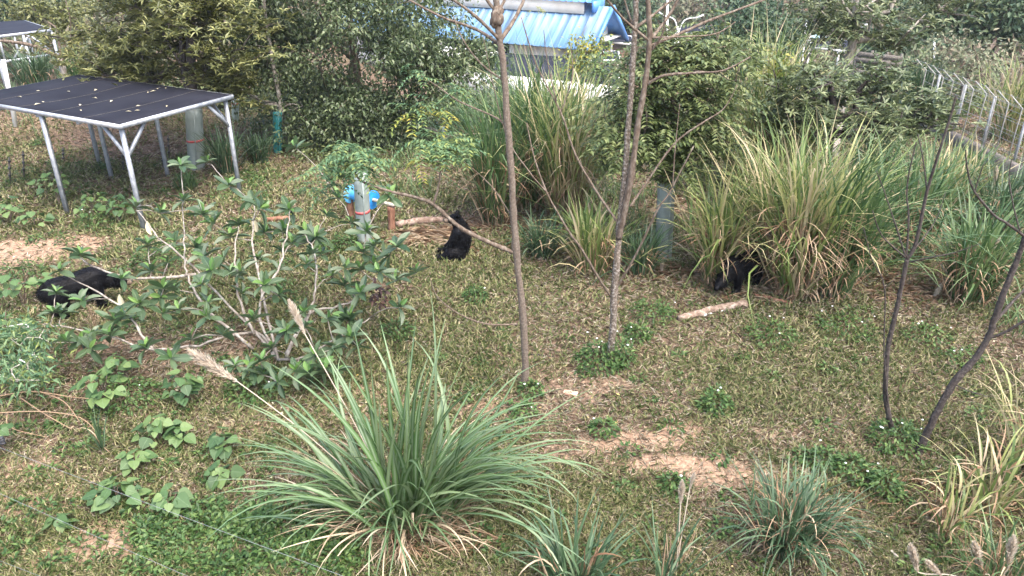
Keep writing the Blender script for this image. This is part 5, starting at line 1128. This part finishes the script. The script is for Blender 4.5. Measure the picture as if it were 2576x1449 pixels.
# ------------------------------------------------------------------ big-leaved shrub
def leafmesh(name, tpl, mat, L, W):
    tv, tf = tpl; v = tv * np.array([L, W, L]); m_ = MB().add(v, tf); me = m_.mesh(name, mat, smooth=True)
    at = me.attributes.new('rib', 'FLOAT', 'POINT'); at.data.foreach_set('value', np.where(np.abs(tv[:, 1]) < 1e-6, .85, 0.0).astype(np.float32)); return me
def narrowrib(wd, st, cup, droop):                # five columns so the pale rib stays narrow
    v = []; f = []
    for s, q in zip(st, wd):
        z = -droop * s * s
        for c_ in (-1, -.12, 0, .12, 1): v.append([s, q * c_, z + cup * abs(q * c_) * 2])
    for i in range(len(st) - 1):
        a = 5 * i; f += [[a + j, a + j + 1, a + j + 6, a + j + 5] for j in range(4)]
    return np.array(v), np.array(f)
FIG = [leafmesh('leaf', narrowrib(_wd, _st, c_, d_), M['fig_old'], 1, 1) for c_, d_ in ((.12, .12), (.16, .28), (.05, .02))]
FIGY = [leafmesh('leaf', narrowrib(_wd, _st, c_, d_), M['fig_young'], 1, 1) for c_, d_ in ((.25, -.05), (.3, .05))]
def basis(D, N):
    D = D / np.linalg.norm(D); S = np.cross(N, D); S = S / np.linalg.norm(S); Nn = np.cross(D, S); return D, S, Nn
def put_leaf(me, parent, P, D, N, L, W):
    D, S, Nn = basis(D, N); o = bpy.data.objects.new('leaf', me); COL.objects.link(o); o.parent = parent
    p = P - ORG[parent.name]
    o.matrix_basis = Matrix(((D[0] * L, S[0] * W, Nn[0] * L, p[0]), (D[1] * L, S[1] * W, Nn[1] * L, p[1]), (D[2] * L, S[2] * W, Nn[2] * L, p[2]), (0, 0, 0, 1)))
    return o
ros = [(343, 520), (373, 616), (403, 533), (462, 503), (510, 533), (537, 560), (603, 563), (580, 593), (637, 505), (200, 640), (150, 680), (307, 700), (440, 606), (403, 746), (450, 776), (523, 760), (610, 736), (287, 803), (350, 763),
       (227, 876), (167, 856), (93, 873), (140, 736), (153, 786), (207, 756), (367, 873), (277, 843), (230, 840), (520, 793), (410, 723), (333, 806), (533, 680), (607, 683), (563, 650), (654, 523), (727, 526), (821, 540), (851, 496), (884, 560),
       (711, 580), (767, 586), (794, 596), (734, 610), (711, 630), (807, 640), (771, 663), (701, 676), (941, 616), (914, 633), (997, 620), (977, 643), (1047, 683), (954, 683), (907, 676), (867, 673), (867, 716), (907, 736), (997, 703), (1004, 770),
       (884, 800), (764, 783), (767, 820), (721, 830), (794, 890), (844, 870), (901, 870), (881, 846), (684, 873), (661, 940), (744, 930), (664, 583), (664, 716), (657, 906), (824, 800), (980, 490), (455, 415), (520, 405), (575, 465), (745, 370),
       (640, 800), (560, 840), (700, 960), (780, 940), (850, 930), (590, 920), (480, 850), (430, 900), (700, 740), (650, 650), (490, 620), (380, 680)]
def ros_pos(px, py):
    z = np.interp(py, [360, 420, 510, 700, 900, 960], [2.75, 2.5, 1.95, 1.2, .5, .35]) * rng.uniform(.82, 1.15); return G(px, py, z)
RP = np.array([ros_pos(*p) for p in ros] + [ros_pos(a + rng.normal(0, 34), b + rng.normal(0, 26) + 12) for a, b in ros if b > 500 and rng.random() < .25])
gs = G(700, 905); gs[2] = ZT(gs[0], gs[1]); shrub = thing('big_leaved_shrub', 'sprawling pale-branched shrub with rosettes of large leaves, left foreground', 'shrub', gs)
mains = [[(700, 905, 0), (630, 826, .35), (493, 680, 1.2), (400, 596, 1.7), (343, 530, 1.9)], [(640, 880, .05), (527, 783, .7), (480, 710, 1.1), (465, 660, 1.4), (463, 610, 1.7), (460, 505, 2.0)], [(493, 690, 1.15), (347, 700, 1.15), (230, 668, 1.3), (200, 648, 1.35)],
         [(690, 900, .02), (644, 836, .25), (500, 868, .35), (387, 880, .4), (287, 850, .6), (150, 820, .7), (107, 816, .75)], [(720, 900, .05), (777, 793, .55), (877, 760, .8), (950, 700, 1.1)], [(720, 890, .1), (777, 783, .6), (794, 716, 1.0), (791, 643, 1.4), (767, 590, 1.65)],
         [(700, 900, .05), (650, 780, .7), (700, 680, 1.2), (720, 600, 1.6), (730, 530, 1.9)], [(700, 905, .05), (760, 900, .25), (850, 850, .5), (930, 800, .7)], [(640, 840, .3), (600, 740, .9), (590, 640, 1.5), (600, 570, 1.8)], [(385, 880, .4), (300, 770, .9), (180, 700, 1.1)], [(700, 905, .05), (640, 640, 1.4), (640, 520, 1.95)]]
init = []; par_init = []
nodes = [gs]; mchains = []
for mc in mains:
    q = spline([G(a, b, c_) for a, b, c_ in mc], 5); q[2:-1] += rng.normal(0, .012, (len(q) - 3, 3)); mchains.append(q)
allp = np.concatenate(mchains)
for q in mchains:
    m_ = MB(); tube(m_, q, np.linspace(.026, .008, len(q)) * (1 + .06 * rng.normal(size=len(q))), 8); part('branch', m_, M['bark_pale'], shrub, smooth=True)
P, par, chains, cnt = skeleton(list(allp), RP - np.array([0, 0, .03]), .18, up=1.2, wig=.06)
for ch in chains:
    if len(ch) < 2: continue
    k = P[ch]; m_ = MB(); tube(m_, k, np.linspace(.009, .006, len(k)), 6); part('twig', m_, M['bark_pale'], shrub, smooth=True)
lv = []
for p in RP:
    n = rng.integers(7, 11); a0 = rng.random() * 6.28; axis = nrm(np.array([0, 0, 1.0]) + .35 * rng.normal(size=3)); u = nrm(np.cross(axis, rng.normal(size=3))); v_ = np.cross(axis, u); big_ = rng.uniform(.8, 1.2)
    for k in range(n):
        f = k / n; a = a0 + k * 2.4; el = np.interp(f, [0, .5, 1], [-.05, .5, 1.25]) + rng.normal(0, .15)
        D = (u * math.cos(a) + v_ * math.sin(a)) * math.cos(el) + axis * math.sin(el); L = big_ * np.interp(f, [0, .5, 1], [.29, .26, .15]) * rng.uniform(.85, 1.15)
        lv.append((p - axis * .03 * (1 - f), D, axis + .25 * rng.normal(size=3), L, L * rng.uniform(.32, .42), f > .72))
lv.sort(key=lambda q: np.linalg.norm(q[0] - C0) / q[3])
rest = MB(); restribs = []
for i, (p, D, Nn, L, W_, young) in enumerate(lv):
    if i < 300: put_leaf((FIGY if young else FIG)[i % (2 if young else 3)], shrub, p, D, Nn, L, W_)
def leaf_rest(lst, mat):
    m_ = MB(); tpl = narrowrib(_wd, _st, .14, .15)
    leaves(m_, np.array([q[0] for q in lst]), np.array([q[1] for q in lst]), np.array([q[2] for q in lst]), np.array([q[3] for q in lst]), np.array([q[4] for q in lst]), tpl)
    o = part('small_leaves', m_, mat, shrub, kind='stuff', smooth=True); at = o.data.attributes.new('rib', 'FLOAT', 'POINT')
    at.data.foreach_set('value', np.tile(np.where(np.abs(tpl[0][:, 1]) < 1e-6, .85, 0.0), len(lst)).astype(np.float32))
leaf_rest([q for q in lv[300:] if q[5]], M['fig_young']); leaf_rest([q for q in lv[300:] if not q[5]], M['fig_old'])
# small pale figs along the branches, and the odd yellow leaf
for i in range(26):
    c_ = allp[rng.integers(8, len(allp))]; m_ = MB(); blob(m_, c_ + rng.normal(0, .03, 3), .016, 1, 0); part('fruit', m_, M['leaf_yellow'], shrub, smooth=True)
YL = leafmesh('leaf', narrowrib(_wd, _st, .1, .1), M['fallen'], 1, 1)
for (px, py, z) in ((637, 548, 1.75), (370, 556, 1.7), (300, 740, .9)): put_leaf(YL, shrub, G(px, py, z), np.array([.2, -.3, -.9]), np.array([0, -1.0, .2]), .26, .11)
m_ = MB(); cdl = G(948, 742, .85); add_leaves(m_, cdl + rng.normal(0, .09, (14, 3)), 'scatter', 6, .13, .4, .05, None); part('dead_leaves', m_, M['leaf_dark'], shrub, kind='stuff', label='bunch of dead brown leaves hanging on a branch')

# ------------------------------------------------------------------ heart-leaved plants
_hst = np.array([-.12, .0, .12, .32, .55, .78, 1.0]); _hwd = np.array([.26, .46, .54, .52, .40, .22, .0])
HT = [narrowrib(_hwd, _hst, c_, d_) for c_, d_ in ((.06, .10), (.12, .22), (.02, .05))]
HEART = [leafmesh('leaf', t_, M['heart'], 1, 1) for t_ in HT]
def heart_plant(label, px, py, wpx, n, h):
    g = G(px, py); g[2] = ZT(g[0], g[1]); t = thing('heart_leaved_plant', label, 'plant', g, 'heart-leaved plants'); R = wpx * mpp(g[1], py) / 2
    for s in range(max(2, n // 5)):
        a = rng.random() * 6.28; r = R * .6 * math.sqrt(rng.random()); tip = g + [r * math.cos(a), r * math.sin(a), h * rng.uniform(.7, 1)]; m_ = MB(); tube(m_, spline([g - [0, 0, .02], g * .5 + tip * .5 + [0, 0, .05], tip], 3), np.linspace(.012, .005, 7), 5); part('stem', m_, M['bark_brown'], t)
    for k in range(int(n * 2.1)):
        a = rng.random() * 6.28; r = R * .8 * rng.random() ** .7; z = h * (1 - .5 * (r / R) ** 2) * rng.uniform(.45, 1.05) + .03
        D = np.array([math.cos(a), math.sin(a), -.35 + rng.normal(0, .2)]); L = rng.uniform(.07, .19)
        put_leaf(HEART[k % 3], t, g + [r * math.cos(a), r * math.sin(a), z], D, np.array([0, -.15, 1.0]) + .25 * rng.normal(size=3), L, L * 1.0)
for a in [('leftmost heart-leaved plant behind the bare sandy patch', 25, 560, 110, 16, .6), ('tall heart-leaved plant under the left shelter posts', 150, 520, 110, 18, .9), ('heart-leaved plant left of the near shelter post', 235, 545, 110, 16, .6),
          ('heart-leaved plant right beside the near shelter post base', 305, 560, 80, 12, .6), ('low heart-leaved plant at the left edge above the sandy patch', 90, 575, 90, 12, .45), ('heart-leaved plant in front of the left bear', 60, 770, 170, 18, .7),
          ('leafy plant at the left edge under the bear', 20, 880, 150, 18, .6), ('dark heart-leaved plant below the shrub branches', 265, 1020, 130, 16, .55), ('heart-leaved plant between two bare patches', 470, 1010, 110, 16, .5),
          ('heart-leaved plant under the shrub at its left', 305, 960, 90, 12, .5), ('pair of broad pale leaves in the lower left', 400, 1110, 110, 14, .35), ('single small heart-leaved plant above the wire', 345, 1185, 70, 8, .3), ('small heart-leaved plant right of the pale pair', 455, 1115, 70, 8, .25),
          ('heart-leaved plant cut by the upper wire', 300, 1272, 130, 15, .28), ('three-leaved plant right of the wire-cut plant', 440, 1290, 80, 8, .3), ('heart-leaved plant at the left foot of the large clump', 570, 1130, 90, 10, .3), ('low broad leaves beside the clump straw', 560, 1210, 70, 7, .22),
          ('broad leaves at the very left edge beside the insulator', 15, 1140, 60, 6, .4), ('tiny heart-leaved seedling on red soil above the lowest wire', 155, 1330, 45, 5, .15)]:
    heart_plant(*a)
# bush with white flower spikes at the left edge
g = G(40, 985); g[2] = ZT(g[0], g[1]); bud = thing('white_spiked_bush', 'narrow-leaved bush with drooping white flower spikes at the left edge', 'bush', g)
T = np.array([G(rng.uniform(-60, 125), rng.uniform(815, 965), rng.uniform(.4, .95)) for _ in range(60)])
P, par, chains, cnt = skeleton([g, g + [0, 0, .2]], T, .25); m_ = MB()
for ch in chains:
    if len(ch) > 1: tube(m_, P[ch], np.linspace(.010, .004, len(ch)), 5, cap=False)
part('stems', m_, M['twig_pale'], bud, kind='stuff'); m_ = MB(); add_leaves(m_, T, 'scatter', 26, .13, .26, .12, None); part('foliage', m_, M['leaf_pinn'], bud, kind='stuff')
for i in range(9):
    m_ = MB(); p = T[rng.integers(len(T))]; q = spline([p, p + [.06 * rng.normal(), -.03, .09], p + [.16 * rng.normal(), -.06, .05]], 4); tube(m_, q, np.linspace(.012, .003, len(q)), 5); part('flower_spike', m_, M['flower'], bud)
# arching dry twigs lower left
g = G(-20, 1030)
t = thing('dry_twigs', 'arching thin dry brown twigs at the left edge', 'twigs', g)
for pts in ([(-20, 1040, .3), (100, 1035, .35), (200, 1050, .3), (245, 1090, .1)], [(-20, 1000, .4), (80, 985, .45), (190, 1000, .3), (280, 1005, .2)], [(20, 1035, .3), (25, 1075, .15), (120, 1100, .05)], [(50, 1000, .4), (110, 1040, .3), (180, 1080, .1)], [(100, 985, .4), (160, 1010, .3), (200, 1060, .1)]):
    m_ = MB(); tube(m_, spline([G(*q) for q in pts], 5), np.linspace(.010, .004, (len(pts) - 1) * 5 + 1), 5); part('twig', m_, M['dry_red'], t)
# seed-head weed in front of the left bear
g = G(245, 835); t = thing('dry_weed', 'dry brown seed-head weed standing in front of the left bear', 'weed', g); m_ = MB(); T = []
for i in range(9):
    q = g + [rng.normal(0, .11), rng.normal(0, .06), rng.uniform(.35, .62)]; tube(m_, [g, g * .5 + q * .5 + [0, 0, .03], q], [.006, .004, .003], 4, cap=False); T += [g * (1 - f) + q * f for f in np.linspace(.4, 1, 8)]
part('stems', m_, M['dry_red'], t, kind='stuff'); m_ = MB(); add_leaves(m_, np.array(T), 'scatter', 6, .022, .6, .014, None); part('seed_heads', m_, M['dry'], t, kind='stuff')

# ------------------------------------------------------------------ weeds with small white flowers
def weed_geo(g, R, h, nl, fl):
    a = rng.random(nl) * 6.283; r = np.sqrt(rng.random(nl)) * R; z = h * (1 - (r / R) ** 2 * .7) * rng.uniform(.25, 1.05, nl) + .01
    P = np.stack([g[0] + r * np.cos(a), g[1] + r * np.sin(a), g[2] + z], -1); D = np.stack([np.cos(a), np.sin(a), rng.normal(-.1, .4, nl)], -1) + .7 * rdir(nl)
    m_ = MB(); leaves(m_, P, D, UPN + .5 * rdir(nl), rng.uniform(.05, .10, nl), rng.uniform(.028, .048, nl))
    f = MB()
    for k in range(fl):
        if k % 2: continue
        a = rng.random() * 6.28; r = R * math.sqrt(rng.random());
        blob(f, (g[0] + r * math.cos(a), g[1] + r * math.sin(a), g[2] + h * rng.uniform(.8, 1.15)), rng.uniform(.010, .016), 1, 0, (1.3, 1.3, .5))
    return m_, f
wl = [('weed mound with white flowers round the foot of the forked pole tree', 1510, 915, 120, .38, 500, 9), ('weed mound on the right side of the forked pole tree foot', 1560, 915, 70, .5, 260, 6), ('weeds with white flowers at the foot of the dark sapling', 2250, 1120, 130, .35, 380, 9),
      ('round weed cushion on the open ground right of centre', 1800, 1030, 80, .28, 260, 4), ('weed cushion below the leaning bare tree', 2070, 1175, 80, .25, 220, 2), ('weed patch right of the low cushion, below the leaning tree', 2140, 1200, 100, .25, 240, 3), ('weed cushion with a yellow leaf near the bright cane', 2220, 1240, 90, .25, 240, 2),
      ('weeds at the foot of the bare centre tree', 1335, 985, 60, .22, 150, 3), ('trailing weeds below the bare centre tree', 1320, 1035, 60, .2, 140, 1), ('green weed patch left of the fallen log', 1640, 800, 110, .3, 320, 2), ('weed patch right of the fallen log', 1940, 855, 130, .28, 320, 6), ('weed patch above the dark sapling', 2130, 830, 150, .2, 300, 8),
      ('weed cushion in front of the fallen log', 1600, 850, 70, .25, 180, 2), ('dense dark weed bush between left bear and shrub', 400, 670, 130, .6, 520, 1), ('weed bush left of the banded guard by the wheel', 870, 625, 70, .4, 240, 0), ('weeds at the foot of the red-banded grey guard', 820, 640, 60, .3, 160, 0), ('weed strip in the grass right of the shrub', 1195, 760, 60, .3, 200, 2),
      ('weeds at the edge of the sandy patch', 240, 570, 90, .45, 240, 4), ('weeds in front of the sandy patch', 60, 700, 110, .35, 240, 2), ('weeds on the left of the leaning tree foot', 2330, 850, 110, .2, 200, 8), ('low weeds beside the brick', 1520, 1085, 70, .2, 160, 2), ('weeds under the right end of the shrub', 1000, 840, 90, .25, 240, 0),
      ('weed cushion at the right of the dark sapling fork', 2420, 910, 80, .2, 140, 3), ('tiny weed by the bare soil strip', 1690, 1225, 60, .18, 120, 1), ('dark weeds below the shrub', 650, 980, 160, .3, 420, 3), ('green weeds below the tall heart-leaved plant', 330, 1010, 150, .3, 380, 2)]
for lb, px, py, wpx, h, nl, fl in wl:
    g = G(px, py); g[2] = ZT(g[0], g[1]); R = wpx * mpp(g[1], py) / 2; t = thing('weed_plant', lb, 'weed', g); m_, f = weed_geo(g, R, h, nl, fl); part('foliage', m_, M['weed'], t, kind='stuff')
    if fl: part('flowers', f, M['flower'], t, kind='stuff')
# green ground herbs as one cover: lower left corner and scattered spots
mb = MB(); fl = MB()
spots = [(rng.uniform(330, 900), rng.uniform(1280, 1449), rng.uniform(.08, .22)) for _ in range(150)] + [(rng.uniform(0, 700), rng.uniform(880, 1449), rng.uniform(.06, .16)) for _ in range(80)] + [(rng.uniform(1100, 2560), rng.uniform(760, 1440), rng.uniform(.05, .16)) for _ in range(110)] + [(rng.uniform(0, 900), rng.uniform(540, 880), rng.uniform(.08, .25)) for _ in range(60)] + [(rng.uniform(0, 700), rng.uniform(380, 520), rng.uniform(.1, .35)) for _ in range(60)]
for (px, py, R) in spots:
    g = G(px, py); g[2] = ZT(g[0], g[1]); m_, f = weed_geo(g, R, R * .7, int(240 * R) + 8, 0)
    for v_, ff in zip(m_.v, m_.f): mb.add(v_, ff)
solo('ground_herbs', mb, M['weed'], 'small green herbs spread through the grass', 'herbs', kind='stuff')
# fallen pale leaves and petals on the ground
fl = MB(); n = 420; x, y = scatter(n, 6, 20, 1.2); P_ = np.stack([x, y, ZT(x, y) + .03], -1); az = rng.random(n) * 6.28
leaves(fl, P_, np.stack([np.cos(az), np.sin(az), rng.normal(.1, .15, n)], -1), UPN + .3 * rdir(n), rng.uniform(.03, .07, n), rng.uniform(.02, .04, n))
solo('fallen_leaves', fl, M['fallen'], 'small pale fallen leaves scattered over the grass', 'leaves', kind='stuff')

# ------------------------------------------------------------------ air
def haze(x0, x1, y0, y1, z0, z1, dens):
    m_ = MB(); slab(m_, [(x0, y0, z1), (x1, y0, z1), (x1, y1, z1), (x0, y1, z1)], z1 - z0)
    m, t = newmat('haze_air'); v = N_(t, 'ShaderNodeVolumePrincipled'); v.inputs['Color'].default_value = (.86, .91, .97, 1); v.inputs['Density'].default_value = dens; v.inputs['Anisotropy'].default_value = .2
    out = N_(t, 'ShaderNodeOutputMaterial'); t.links.new(v.outputs[0], out.inputs['Volume'])
    solo('haze', m_, m, None, None, kind='stuff')
haze(-160, 160, -20, 135, -14, 16, .0004)
